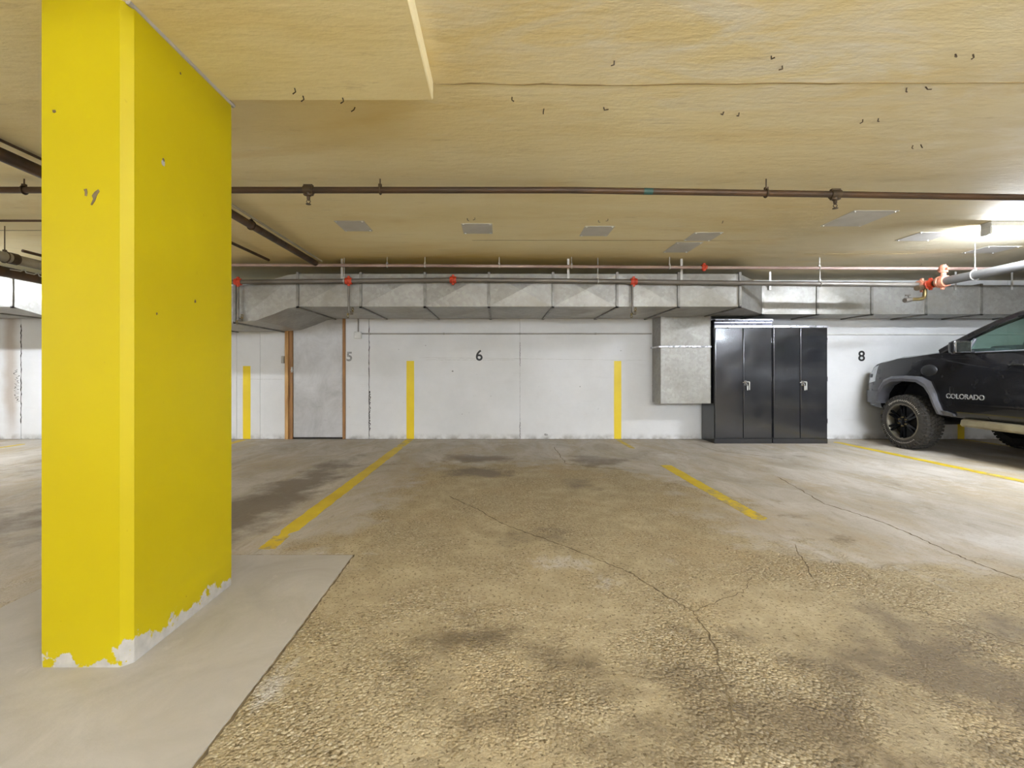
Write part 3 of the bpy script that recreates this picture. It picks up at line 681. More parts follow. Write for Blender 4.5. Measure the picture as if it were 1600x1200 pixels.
obj('drain_elbow', tube(BM(), [(5.62, 6.0, 2.22)] + bend((5.62, 6.0, 2.22), (5.62, 6.0, 2.075), (5.35, 5.96, 2.055), 0.07) + [(5.40, 5.965, 2.06)], 0.023, 12), 'brass', P4, 40)
obj('hose_end', tube(BM(), [(5.40, 5.965, 2.06), (5.31, 5.95, 2.045)], 0.03, 12), 'pipe_grey', P4, 40)
bm = BM(); tube(bm, [(5.37, 5.96, 2.085), (5.36, 5.96, 2.115)], .006, 6); tube(bm, [(5.32, 5.95, 2.112), (5.40, 5.97, 2.118)], .008, 6); obj('valve_lever', bm, 'pipe_grey', P4)
clevis((5.6, 5.35, 2.249), 0.054, 'Y', P4); clevis((5.6, 3.2, 2.248), 0.054, 'Y', P4)

# 5. pipes on the left of and behind the column
P5 = thing('drain_pipe', (-2.39, 4.7, 2.53), 'dark iron pipe running to the duct under the ceiling just right of the yellow column', 'pipe')
obj('pipe_run', tube(BM(), [(-2.39, 3.58, 2.53), (-2.39, 5.94, 2.53)], 0.036, 14), 'pipe_dark', P5, 40); clevis((-2.39, 4.4, 2.53), .037, 'Y', P5, 'hanger_dark')
obj('side_conduit', tube(BM(), [(-2.30, 3.58, 2.556), (-2.31, 5.94, 2.556)], 0.011, 8), 'pipe_pale', P5, 40)
P6 = thing('conduit_pipe', (-3.05, 4.8, 2.57), 'thin dark conduit under the ceiling between the column and the duct', 'pipe')
obj('pipe_run', tube(BM(), [(-3.05, 3.58, 2.57), (-3.0, 5.94, 2.57)], 0.017, 10), 'pipe_dark', P6, 40)
P7 = thing('drain_pipe', (-3.25, 2.5, 2.53), 'thick black iron pipe under the ceiling on the far left of the column', 'pipe')
obj('pipe_run', tube(BM(), [(-3.24, 0.4, 2.535), (-3.24, 3.44, 2.53)], 0.043, 16), 'pipe_dark', P7, 40)
obj('side_conduit', tube(BM(), [(-3.18, 0.4, 2.595), (-3.18, 3.44, 2.595)], 0.010, 8), 'pipe_dark', P7, 40); clevis((-3.24, 1.0, 2.533), .044, 'Y', P7, 'hanger_dark')
P8 = thing('conduit_pipe', (-6, 4.39, 2.57), 'thin brown conduit crossing the ceiling left of the yellow column', 'pipe')
obj('pipe_run', tube(BM(), [(-9.5, 4.39, 2.575), (-3.2, 4.39, 2.57)], 0.011, 8), 'pipe_dark', P8, 40)
P9 = thing('insulated_pipe', (-5.1, 4.5, 2.3), 'pale thick pipe in clamps running toward the duct left of the column', 'pipe')
obj('pipe_run', tube(BM(), [(-5.1, 0.0, 2.305), (-5.1, 6.02, 2.298)], 0.052, 16), 'pipe_pale', P9, 40)
clevis((-5.1, 4.70, 2.30), .054, 'Y', P9, 'hanger_dark'); clevis((-5.1, 2.2, 2.302), .054, 'Y', P9, 'hanger_dark'); obj('clamp', lathe(BM(), [(-.035, .05), (-.035, .06), (.035, .06), (.035, .05)], (-5.1, 4.78, 2.30), 'Y', 16), 'hanger_dark', P9, 40)
obj('small_pipe', tube(BM(), [(-5.02, 4.8, 2.39), (-5.02, 6.02, 2.385)], 0.016, 8), 'pipe_dark', P9, 40)
P10 = thing('drain_pipe', (-5.1, 4.5, 2.15), 'dark brown pipe slung beneath the pale thick pipe left of the column', 'pipe')
obj('pipe_run', tube(BM(), [(-5.1, 0.0, 2.158), (-5.1, 6.02, 2.142)], 0.055, 16), 'pipe_dark', P10, 40)
bm = BM(); tube(bm, [(-5.045, 4.70, 2.17), (-5.04, 4.80, 2.175), (-5.04, 4.84, 2.20), (-5.045, 4.86, 2.172), (-5.04, 4.94, 2.17), (-5.04, 4.98, 2.195), (-5.045, 5.0, 2.165), (-5.04, 5.1, 2.16)], .006, 6); obj('tie_wire', bm, 'zinc', P10)
clevis((-5.1, 1.0, 2.155), .056, 'Y', P10, 'hanger_dark', 2.226); clevis((-5.1, 5.5, 2.144), .056, 'Y', P10, 'hanger_dark', 2.226)

# 6. junction box with conduit on the wall
jb = thing('junction_box', (-2.31, WALLY, 1.71), 'small square white junction box with conduit on wall right of the door', 'electrical box')
obj('box_body', box(BM(), (-2.368, WALLY - 0.05, 1.655), (-2.252, WALLY, 1.768), 0.006), 'white_plastic', jb)
obj('box_lid', box(BM(), (-2.362, WALLY - 0.056, 1.661), (-2.258, WALLY - 0.05, 1.762), 0.002), 'white_plastic', jb)
obj('conduit', tube(BM(), [(-2.31, WALLY - 0.02, 1.768), (-2.31, WALLY - 0.02, 1.982)], 0.0105, 10), 'conduit', jb, 40)
obj('conduit', tube(BM(), [(-2.252, WALLY - 0.016, 1.737), (2.52, WALLY - 0.016, 1.737)], 0.0105, 10), 'conduit', jb, 40)
for x in (-2.12, -0.9, 0.35, 1.6): obj('conduit_clip', box(BM(), (x - .015, WALLY - 0.03, 1.722), (x + .015, WALLY, 1.752), .003), 'conduit', jb)
cj = obj('wall_conduit', tube(BM(), [(5.15, WALLY - 0.014, 1.727), (9.8, WALLY - 0.014, 1.727)], 0.013, 10), 'white_plastic', None, 40)
tag(cj, 'white painted conduit running along wall above the bay number 8 and truck', 'conduit')

# ------------------------------------------------------------------ cover plates on the ceiling
def plate_mesh(nm, x, y, w, d, z=CEIL):
    r = thing('ceiling_cover_plate', (x, y, z), nm, 'cover plate', 'grey cover plates screwed to the ceiling')
    obj('plate', box(BM(), (x - w / 2, y - d / 2, z - 0.005), (x + w / 2, y + d / 2, z), 0.0015), 'plate', r)
    for sx in (-1, 1):
        for sy in (-1, 1):
            bm = BM(); lathe(bm, [(0, .010), (-.006, .009), (-.008, .004)], (x + sx * (w / 2 - .022), y + sy * (d / 2 - .022), z - 0.005), 'Z', 8); obj('screw', bm, 'screw', r)
for nm, px, py, w, d in (('grey metal plate on ceiling by the dark drain pipe', 553, 353, .30, .33), ('grey metal plate on ceiling directly above bay number 6', 746, 357, .315, .34),
                         ('grey metal plate on ceiling between number 6 and the paired plates', 932, 361, .31, .34), ('grey ceiling plate, farther from the duct of the touching pair', 1098, 369.5, .31, .32),
                         ('grey ceiling plate, nearer the duct of the touching pair', 1066, 386.5, .31, .45), ('large grey metal plate on ceiling beside the crosswise pipe', 1340, 341.5, .42, .46),
                         ('grey metal plate on ceiling between the large plate and the lamp', 1444, 369.5, .38, .32), ('grey plate with four bright screws on ceiling just behind the strip lamp', 1548, 390, .40, .32)):
    x, y = at_ceiling(px, py); plate_mesh(nm, x, y, w, d)

# ------------------------------------------------------------------ strip lights
def strip_light(x, y, label, L=1.22, tube_mat='tube', twin=False, hang=0.0):
    z = CEIL - hang
    r = thing('strip_light', (x, y, z), label, 'lamp', 'fluorescent strip lights on the ceiling')
    obj('housing', box(BM(), (x - L / 2, y - 0.055, z - 0.055), (x + L / 2, y + 0.055, z), 0.006), 'fixture', r)
    for s in (-1, 1):
        obj('lamp_holder', box(BM(), (x + s * (L / 2 - 0.014) - .014, y - 0.05, z - 0.125), (x + s * (L / 2 - 0.014) + .014, y + 0.05, z - 0.055), 0.004), 'fixture', r)
        if hang: obj('hanger_rod', tube(BM(), [(x + s * 0.4, y, z), (x + s * 0.4, y, CEIL)], 0.006, 8), 'zinc', r)
    for dy in ((-0.026, 0.026) if twin else (0.0,)):
        obj('tube', tube(BM(), [(x - L / 2 + .028, y + dy, z - 0.098), (x + L / 2 - .028, y + dy, z - 0.098)], 0.019, 8), tube_mat, r, 60)
strip_light(5.53, 4.60, 'lit white strip lamp on ceiling above the parked black truck', twin=True)
def slim_batten(x, y0, y1, label):
    """thin single-tube batten running away from the viewer, tight under the slab"""
    r = thing('strip_light', (x, (y0 + y1) / 2, CEIL), label, 'lamp', 'fluorescent strip lights on the ceiling')
    obj('housing', box(BM(), (x - 0.03, y0, CEIL - 0.02), (x + 0.03, y1, CEIL), 0.004), 'fixture', r)
    for y in (y0 + 0.012, y1 - 0.012): obj('lamp_holder', box(BM(), (x - 0.018, y - 0.012, CEIL - 0.066), (x + 0.018, y + 0.012, CEIL - 0.02), 0.003), 'fixture', r)
    obj('tube', tube(BM(), [(x, y0 + 0.024, CEIL - 0.05), (x, y1 - 0.024, CEIL - 0.05)], 0.013, 8), 'tube_dim', r, 60)
slim_batten(-0.215, -0.44, 0.78, 'lit slim strip lamp on ceiling just in front of the yellow column')
strip_light(-7.2, 4.62, 'lit white strip lamp on ceiling near the pale thick pipe', twin=True)
for x, y in ((2.2, -1.7), (2.8, -4.0), (-6.8, -2.2)):  # hung lamps added out of view to brighten ceiling and floor
    strip_light(x, y, 'added strip lamp hung on rods unseen behind the camera to brighten the ceiling', twin=True, hang=0.60)
for x, y in ((4.3, -2.9), (8.0, -2.9), (-3.5, -5.6), (0.5, -5.6), (4.5, -5.6)):  # rear row added out of view to even the light toward the wall
    strip_light(x, y, 'lit white strip lamp on ceiling, unseen behind the camera', twin=True)

# ------------------------------------------------------------------ cabinets
def cabinet(x0, x1, y0, label):
    r = thing('storage_cabinet', ((x0 + x1) / 2, 7.26, 0), label, 'cabinet', 'black steel storage cabinets')
    y1, H = 7.495, 1.825
    obj('body', box(BM(), (x0, y0 + 0.018, 0), (x1, y1, H), 0.004), 'cabinet', r)
    obj('plinth', box(BM(), (x0 + 0.004, y0 + 0.004, 0.0), (x1 - 0.004, y0 + 0.022, 0.078), 0.002), 'cabinet', r)
    obj('top_rail', box(BM(), (x0, y0 - 0.006, H - 0.032), (x1, y0 + 0.022, H + 0.004), 0.003), 'bright_edge', r)
    xm = (x0 + x1) / 2 - 0.005
    for a, b, hd in ((x0 + 0.012, xm - 0.005, False), (xm + 0.005, x1 - 0.012, True)):
        d = obj('door', box(BM(), (a, y0, 0.085), (b, y0 + 0.021, H - 0.036), 0.006, 2), 'cabinet', r)
        if hd:
            bm = BM(); z = 0.925
            box(bm, (a + 0.012, y0 - 0.008, z - 0.03), (a + 0.055, y0, z + 0.05), 0.004)
            lathe(bm, [(0, .018), (-.02, .018), (-.028, .012)], (a + 0.032, y0 - 0.006, z + 0.015), 'Y', 12)
            tube(bm, [(a + 0.032, y0 - .02, z + .02), (a + 0.0, y0 - .03, z + .028), (a - 0.03, y0 - .028, z + .018)], .008, 8)
            obj('handle', bm, 'chrome', d)
            bm = BM(); tube(bm, [(a + .032, y0 - .03, z + .01), (a + .045, y0 - .035, z - .03)], .003, 6); box(bm, (a + .035, y0 - .036, z - .10), (a + .055, y0 - .03, z - .03), .002); box(bm, (a + .075, y0 - .018, z - .095), (a + .092, y0 - .012, z + .03), .003); tube(bm, [(a + .04, y0 - .012, z + .03), (a + .083, y0 - .015, z + .03)], .006, 6)
            obj('keys', bm, 'zinc', d)
        for zz in (0.35, 1.0, 1.6):
            hx = b if hd else a
            obj('hinge', tube(BM(), [(hx, y0 + 0.004, zz - 0.035), (hx, y0 + 0.004, zz + 0.035)], 0.006, 8), 'cabinet', d)
cabinet(3.342, 4.238, 7.04, 'tall black steel cabinet next to the galvanised duct drop, trays on its top')
cabinet(4.246, 5.098, 7.04, 'tall black steel cabinet on the number 8 side of the pair, bare on top')
def tray(x0, x1, y0, z0, h, label, m='shelf_metal'):
    r = thing('metal_shelf_tray', ((x0 + x1) / 2, y0 + .2, z0), label, 'shelf panel')
    obj('pan', box(BM(), (x0, y0, z0), (x1, 7.44, z0 + h), 0.003), m, r)
    obj('lip', box(BM(), (x0 - 0.002, y0 - 0.010, z0 + h - 0.012), (x1 + 0.002, y0 + 0.006, z0 + h + 0.002), 0.002), 'bright_edge', r)
tray(3.345, 4.235, 7.06, 1.8305, 0.050, 'lower dark metal shelf tray lying on top of the black cabinet')
tray(3.375, 4.275, 7.09, 1.883, 0.044, 'upper dark metal shelf tray lying on another tray above the black cabinet')

# ------------------------------------------------------------------ pickup truck, nose to the wall
CX, AY = 6.785, 6.58       # centre line, front axle
TR = thing('pickup_truck', (CX, AY - 1.6, 0), 'black four-door pickup truck with grey wheel arch flares parked nose to wall', 'truck')
def interp(tab, u):
    tab = sorted(tab)
    if u <= tab[0][0]: return tab[0][1]
    for a, b in zip(tab[:-1], tab[1:]):
        if u <= b[0]:
            t = (u - a[0]) / (b[0] - a[0]); t = t * t * (3 - 2 * t); return a[1] + (b[1] - a[1]) * t
    return tab[-1][1]
WID = [(-4.40, .86), (-4.2, .905), (0.45, .915), (0.62, .895), (0.74, .84), (0.83, .74), (0.885, .60)]
SHO = [(-4.4, 1.30), (-2.7, 1.31), (-2.4, 1.345), (-0.62, 1.345), (-0.45, 1.36), (0.1, 1.315), (0.5, 1.25), (0.72, 1.18), (0.84, 1.08), (0.885, 1.0)]
MID = [(-4.4, 1.0), (-2.72, 1.0), (-2.70, 1.33), (-0.62, 1.36), (-0.40, 1.40), (0.1, 1.375), (0.5, 1.315), (0.72, 1.24), (0.84, 1.12), (0.885, 1.02)]
BOT = [(-4.4, .62), (-3.9, .55), (-0.7, .52), (0.5, .56), (0.885, .64)]
def side_v(u, z):
    w = interp(WID, u); s = interp(SHO, u)
    v = w
    if z < 0.66: v -= 0.07 * ((0.66 - z) / 0.14) ** 2 * 0.8
    if z > 0.86: v -= 0.075 * ((z - 0.86) / max(0.1, s - 0.86)) ** 2.2
    v += 0.010 * math.exp(-((z - 0.74) / 0.05) ** 2)
    return v
def ring(u):
    b, s, m = interp(BOT, u), interp(SHO, u), interp(MID, u); pts = [(0.0, b)]
    zs = [b + (s - b) * t for t in (0, .06, .14, .25, .35, .45, .55, .65, .75, .84, .91, .96, 1.0)]
    for z in zs: pts.append((max(.05, side_v(u, z)), z))
    w = pts[-1][0]
    if u < -2.70: pts += [(w - .05, s + .005), (w - .10, s), (w - .105, m), (0, m)]
    else:
        for t in (.04, .12, .3, .55, .8, 1.0): pts.append((w * (1 - t), s + (m - s) * (1 - (1 - t) ** 2.6) + .012 * min(1, t * 12)))
    return pts
us = [-4.40, -4.36, -4.2, -3.9, -3.5, -3.0, -2.73, -2.695, -2.4, -2.0, -1.5, -1.0, -.75, -.62, -.5, -.4, -.2, 0, .2, .4, .5, .58, .66, .72, .77, .81, .845, .87, .885]
def loft(us_):
    bm = BM(); R = []
    for u in us_:
        p = ring(u)
        if len(p) != 20:            # resample to a fixed count
            L = [0]
            for a, b in zip(p[:-1], p[1:]): L.append(L[-1] + math.dist(a, b))
            head_, tail = p[:14], p[14:]
            while len(tail) < 6: tail.insert(-1, ((tail[-2][0] + tail[-1][0]) / 2, (tail[-2][1] + tail[-1][1]) / 2))
            p = head_ + tail[:6]
        half = p; full = half + [(-a, b) for a, b in half[-2:0:-1]]
        R.append([bm.verts.new((CX + a, AY + u, b)) for a, b in full])
    n = len(R[0])
    for i in range(len(R) - 1):
        for j in range(n): bm.faces.new((R[i][j], R[i][(j + 1) % n], R[i + 1][(j + 1) % n], R[i + 1][j]))
    bm.faces.new(R[0][::-1]); bm.faces.new(R[-1])
    return bm
body = obj('body_shell', loft(us), 'car_paint', TR)
ARCH = [(-.50, .30), (-.49, .52), (-.43, .74), (-.34, .90), (-.22, .965), (.0, .98), (.20, .965), (.32, .90), (.40, .76), (.425, .55), (.43, .30)]
def arch_cut(u0):
    for s in (-1, 1):
        cb = BM(); prism(cb, [(AY + u0 + a, b) for a, b in ARCH], CX + s * 0.58, CX + s * 1.2, 'YZ')
        co = obj('arch_cutter', cb, None); md = body.modifiers.new('cut', 'BOOLEAN'); md.object = co; md.operation = 'DIFFERENCE'; md.solver = 'EXACT'
        bpy.context.view_layer.update()
        dg = bpy.context.evaluated_depsgraph_get(); me = bpy.data.meshes.new_from_object(body.evaluated_get(dg))
        body.modifiers.clear(); body.data = me; me.name = 'body_shell'; bpy.data.objects.remove(co)
arch_cut(0.0); arch_cut(-3.26)
if not body.data.materials: body.data.materials.append(M['car_paint'])
else: body.data.materials[0] = M['car_paint']
for f in body.data.polygons: f.use_smooth = True
body.data.set_sharp_from_angle(angle=math.radians(28))

def side_patch(us_, zs_fn, off, side=-1, nz=10, thick=0.012):
    """panel lying on the body side; zs_fn(u) -> (z0, z1)"""
    bm = BM(); A = []; B = []
    for u in us_:
        z0, z1 = zs_fn(u); ra = []; rb = []
        for k in range(nz + 1):
            z = z0 + (z1 - z0) * k / nz; v = side_v(u, z)
            ra.append(bm.verts.new((CX + side * (v + off), AY + u, z))); rb.append(bm.verts.new((CX + side * (v + off - thick), AY + u, z)))
        A.append(ra); B.append(rb)
    for i in range(len(A) - 1):
        for k in range(nz):
            bm.faces.new((A[i][k], A[i + 1][k], A[i + 1][k + 1], A[i][k + 1])); bm.faces.new((B[i][k], B[i][k + 1], B[i + 1][k + 1], B[i + 1][k]))
    for i in range(len(A) - 1):
        for k in (0, nz): bm.faces.new((A[i][k], B[i][k], B[i + 1][k], A[i + 1][k]))
    for i in (0, len(A) - 1):
        for k in range(nz): bm.faces.new((A[i][k], A[i][k + 1], B[i][k + 1], B[i][k]))
    return bm
lsp = lambda a, b, n: [a + (b - a) * i / n for i in range(n + 1)]
for s in (-1, 1):
    fd = obj('front_door', side_patch(lsp(-.575, -1.60, 12), lambda u: (.60, 1.335), .006, s), 'car_paint', TR, 30)
    rd = obj('rear_door', side_patch(lsp(-1.615, -2.60, 12), lambda u: (.60 if u > -2.4 else .60 + (-2.4 - u) * 1.2, 1.335), .006, s), 'car_paint', TR, 30)
    for d, u0, u1 in ((fd, -1.32, -1.52), (rd, -2.28, -2.48)):
        bm = BM(); x = CX + s * (side_v(u0, 1.18) + .035); tube(bm, [(x - s * .03, AY + u0, 1.19), (x, AY + u0 - .03, 1.195), (x, AY + u1 + .03, 1.195), (x - s * .03, AY + u1, 1.19)], .013, 8); obj('door_handle', bm, 'car_paint', d, 40)
    # bright weather strip below the window
    bm = BM(); q = [(u, 1.348 + 0.012 * (-u - .6)) for u in lsp(-.62, -2.55, 10)]
    tube(bm, [(CX + s * (side_v(u, 1.33) + .006), AY + u, z) for u, z in q], .009, 8); obj('window_trim', bm, 'car_plastic', TR, 40)
    # flares
    for u0 in (0.0, -3.26):
        outer = [(-.575, .545), (-.545, .66), (-.475, .84), (-.40, .98), (-.26, 1.045), (0, 1.055), (.20, 1.045), (.335, .99), (.42, .86), (.455, .68)]
        inner = [(-.49, .545), (-.47, .66), (-.415, .80), (-.335, .905), (-.22, .965), (0, .98), (.18, .965), (.30, .905), (.385, .78), (.41, .66)]
        bm = BM(); rows = []
        for (a, b), (c, d) in zip(outer, inner):
            ve = lambda uu, zz: side_v(max(-4.2, min(.6, u0 + uu)) if u0 else min(.60, uu), zz)
            pr = .055
            P = [(a, b, -.012), (a * .985 + c * .015, b * .98 + d * .02, .030), ((a + c) / 2, (b + d) / 2, pr), (c, d, pr - .010), (c, d, -.12)]
            rows.append([bm.verts.new((CX + s * (ve(p, q) + o), AY + u0 + p, q)) for p, q, o in P])
        for i in range(len(rows) - 1):
            for k in range(4): bm.faces.new((rows[i][k], rows[i][k + 1], rows[i + 1][k + 1], rows[i + 1][k]))
        for i in (0, -1): bm.faces.new(rows[i])
        obj('wheel_arch_flare', bm, 'car_plastic', TR, 40)
        # liner behind the flare
        bm = BM(); prism(bm, [(AY + u0 + a, b) for a, b in [(-.50, .55), (-.43, .75), (-.33, .92), (0, .985), (.30, .92), (.40, .75), (.42, .60)]], CX + s * .575, CX + s * .582, 'YZ'); obj('wheel_liner', bm, 'black_plastic', TR)
    # rocker guard running back from the flare, and the slider below it
    bm = side_patch(lsp(-.52, -.70, 4), lambda u: (.535, .60 - max(0, -.60 - u) * .3), .03, s, 3, .05); obj('rocker_guard', bm, 'car_plastic', TR, 30)
    bm = BM(); x0 = CX + s * .86; x1 = CX + s * .965
    prof = [(x0, .415), (x1 - s * .02, .405), (x1, .43), (x1 - s * .015, .485), (x1 - s * .05, .505), (x0, .50)]
    prism(bm, prof, AY - 2.62, AY - .78, 'XZ')
    for v in bm.verts:
        if v.co.y > AY - 1: v.co.x += -s * .06 * (1 if abs(v.co.x - CX) > .9 else 0); v.co.z += .012
    obj('step_bar', bm, 'slider', TR)
    # head lamp, wrapped round the corner
    bm = side_patch(lsp(.53, .84, 8), lambda u: (.93 + (.66 - u) * .25 if u < .66 else .93 - (u - .66) * .2, interp(SHO, u) - .035), .004, s, 6, .02); hl = obj('headlamp', bm, 'lamp_lens', TR, 40)
    bm = side_patch(lsp(.60, .82, 6), lambda u: (1.02, 1.075), .007, s, 2, .02); obj('lamp_bar', bm, 'black_plastic', hl, 40)
    # mirror
    mx = CX + s * 1.04; my = AY - .905
    bm = BM(); box(bm, (mx - .115, my - .05, 1.335), (mx + .115, my + .055, 1.50), .028, 3)
    for v in bm.verts:
        if v.co.y > my + .01: v.co.x = mx + (v.co.x - mx) * .82; v.co.z = 1.415 + (v.co.z - 1.415) * .85
    mr = obj('mirror', bm, 'car_paint', TR, 40)
    obj('mirror_glass', box(BM(), (mx - .095, my - .054, 1.35), (mx + .095, my - .048, 1.485), .004), 'chrome', mr)
    obj('mirror_arm', box(BM(), (CX + s * .87, my - .03, 1.345), (CX + s * .96, my + .03, 1.385), .008), 'black_plastic', mr)
    # dark oval bulge modelling a reflection seen in the fender
    bm = BM(); bmesh.ops.create_uvsphere(bm, u_segments=24, v_segments=12, radius=1)
    for v in bm.verts: v.co = Vector((CX + s * (.885 + v.co.x * .04), AY - .35 + v.co.y * .125, 1.125 + v.co.z * .085))
    obj('fender_oval', bm, 'black_plastic', TR, 60)
    tl = obj('tail_lamp', box(BM(), (CX + s * .72, AY - 4.42, .92), (CX + s * .885, AY - 4.33, 1.28), .012), 'tail', TR)
text('door_lettering', 'COLORADO', 0.088, (CX - side_v(-.85, .80) - .014, AY - .86, .795), (PI / 2, 0, -PI / 2), 'badge', TR, .002, 0.001, 0.95)
# creases of the door reflect the light: a long pressed line
for s in (-1, 1):
    bm = side_patch(lsp(-.82, -1.58, 8), lambda u: (.695, .715), .016, s, 2, .012); obj('door_crease', bm, 'car_paint', TR, 40)
# bumpers, grille
bm = BM(); pl = [(-.935, .40), (-.925, .62), (-.83, .78), (-.60, .87), (0, .905), (.60, .87), (.83, .78), (.925, .62), (.935, .40), (.80, .40), (.70, .60), (-.70, .60), (-.80, .40)]
prism(bm, [(CX + a, AY + b) for a, b in pl], .60, .845); bmesh.ops.bevel(bm, geom=[e for e in bm.edges if abs(e.verts[0].co.z - e.verts[1].co.z) < .001], offset=.03, segments=2, affect='EDGES')
obj('front_bumper', bm, 'car_plastic', TR, 40)
gr = obj('grille', box(BM(), (CX - .56, AY + .84, .87), (CX + .56, AY + .895, 1.05), .015), 'black_plastic', TR)
for z in (.90, .955, 1.01): obj('grille_bar', box(BM(), (CX - .54, AY + .88, z - .01), (CX + .54, AY + .905, z + .01), .004), 'car_plastic', gr)
bm = BM(); box(bm, (CX - .9, AY - 4.52, .58), (CX + .9, AY - 4.36, .76), .03, 2); obj('rear_bumper', bm, 'car_plastic', TR, 40)
obj('tailgate', box(BM(), (CX - .70, AY - 4.435, .80), (CX + .70, AY - 4.38, 1.31), .012), 'car_paint', TR)
# greenhouse
def gp(s, a): return Vector((CX + s * a[0], AY + a[1], a[2]))
A0, A1 = (.80, -.42, 1.375), (.615, -1.20, 1.785); A05 = (.715, -.80, 1.60)
C0, C1 = (.835, -2.62, 1.345), (.63, -2.42, 1.775); B0, B1 = (.845, -1.62, 1.345), (.635, -1.66, 1.80)
def bar(bm, pts, w, d):
    pts = [Vector(p) for p in pts]; R = []
    for i, p in enumerate(pts):
        t = (pts[min(i + 1, len(pts) - 1)] - pts[max(0, i - 1)]).normalized(); o = Vector((1 if p.x > CX else -1, 0, .35)).normalized(); sd = t.cross(o).normalized(); o = sd.cross(t).normalized()
        R.append([bm.verts.new(p + sd * a * w / 2 + o * b * d / 2) for a, b in ((-1, -1), (-1, .6), (-.6, 1), (.6, 1), (1, .6), (1, -1))])
    for i in range(len(R) - 1):
        for j in range(6): bm.faces.new((R[i][j], R[i][(j + 1) % 6], R[i + 1][(j + 1) % 6], R[i + 1][j]))
    bm.faces.new(R[0][::-1]); bm.faces.new(R[-1]); return bm
for s in (-1, 1):
    obj('front_pillar', bar(BM(), [gp(s, A0), gp(s, (.765, -.60, 1.485)), gp(s, A05), gp(s, (.66, -1.0, 1.705)), gp(s, A1), gp(s, (.62, -1.40, 1.815))], .085, .05), 'car_paint', TR, 30)
    obj('centre_pillar', bar(BM(), [gp(s, B0), gp(s, (.76, -1.63, 1.58)), gp(s, B1)], .10, .045), 'black_plastic', TR, 30)
    obj('rear_pillar', bar(BM(), [gp(s, C0), gp(s, (.75, -2.56, 1.57)), gp(s, C1)], .17, .05), 'car_paint', TR, 30)
    obj('roof_rail', bar(BM(), [gp(s, A1), gp(s, (.635, -1.45, 1.805)), gp(s, (.64, -1.9, 1.81)), gp(s, C1)], .07, .06), 'car_paint', TR, 30)
    obj('quarter_post', bar(BM(), [gp(s, (.845, -.80, 1.35)), gp(s, (.775, -.845, 1.53))], .028, .03), 'car_plastic', TR, 30)
    obj('corner_cover', prism(BM(), [(AY - .56, 1.355), (AY - .79, 1.35), (AY - .82, 1.50)], CX + s * .80, CX + s * .815, 'YZ'), 'black_plastic', TR)
    def pane(nm, q):
        bm = BM(); a = [bm.verts.new(gp(s, p)) for p in q]; b = [bm.verts.new(gp(s, (p[0] - .005, p[1], p[2]))) for p in q]; n = len(q)
        bm.faces.new(a); bm.faces.new(b[::-1])
        for i in range(n): bm.faces.new((a[i], a[(i + 1) % n], b[(i + 1) % n], b[i]))
        obj(nm, bm, 'glass', TR)
    pane('front_window', [(.842, -.82, 1.345), (.842, -1.60, 1.345), (.632, -1.62, 1.80), (.632, -1.30, 1.79), (.70, -.97, 1.66), (.775, -.84, 1.53)])
    pane('rear_window', [(.842, -1.65, 1.345), (.835, -2.56, 1.345), (.66, -2.40, 1.74), (.632, -1.70, 1.80)])
bm = BM(); R = []
for u, w, z in ((-1.16, .61, 1.775), (-1.3, .625, 1.803), (-1.6, .64, 1.825), (-2.0, .64, 1.828), (-2.3, .635, 1.81), (-2.44, .62, 1.775)):
    R.append([bm.verts.new((CX + w * t, AY + u, z + .025 * (1 - t * t))) for t in (-1, -.7, -.3, .3, .7, 1)])
for i in range(len(R) - 1):
    for j in range(5): bm.faces.new((R[i][j], R[i][j + 1], R[i + 1][j + 1], R[i + 1][j]))
g = bmesh.ops.extrude_face_region(bm, geom=bm.faces[:]); [setattr(v.co, 'z', v.co.z - .03) for v in g['geom'] if isinstance(v, bmesh.types.BMVert)]
obj('roof', bm, 'car_paint', TR, 40)
def sheet(nm, q, mat, th):
    bm = BM(); a = [bm.verts.new(p) for p in q]; f = bm.faces.new(a); nrm = None
    bm.normal_update(); nrm = f.normal.copy(); b = [bm.verts.new(Vector(p) - nrm * th) for p in q]; bm.faces.new(b[::-1])
    for i in range(len(q)): bm.faces.new((a[i], a[(i + 1) % len(q)], b[(i + 1) % len(q)], b[i]))
    obj(nm, bm, mat, TR)
sheet('windscreen', [gp(-1, (.78, -.44, 1.39)), gp(1, (.78, -.44, 1.39)), gp(1, (.60, -1.18, 1.78)), gp(-1, (.60, -1.18, 1.78))], 'glass', .006)
sheet('back_window', [gp(-1, (.76, -2.63, 1.35)), gp(1, (.76, -2.63, 1.35)), gp(1, (.60, -2.46, 1.77)), gp(-1, (.60, -2.46, 1.77))], 'glass', .006)
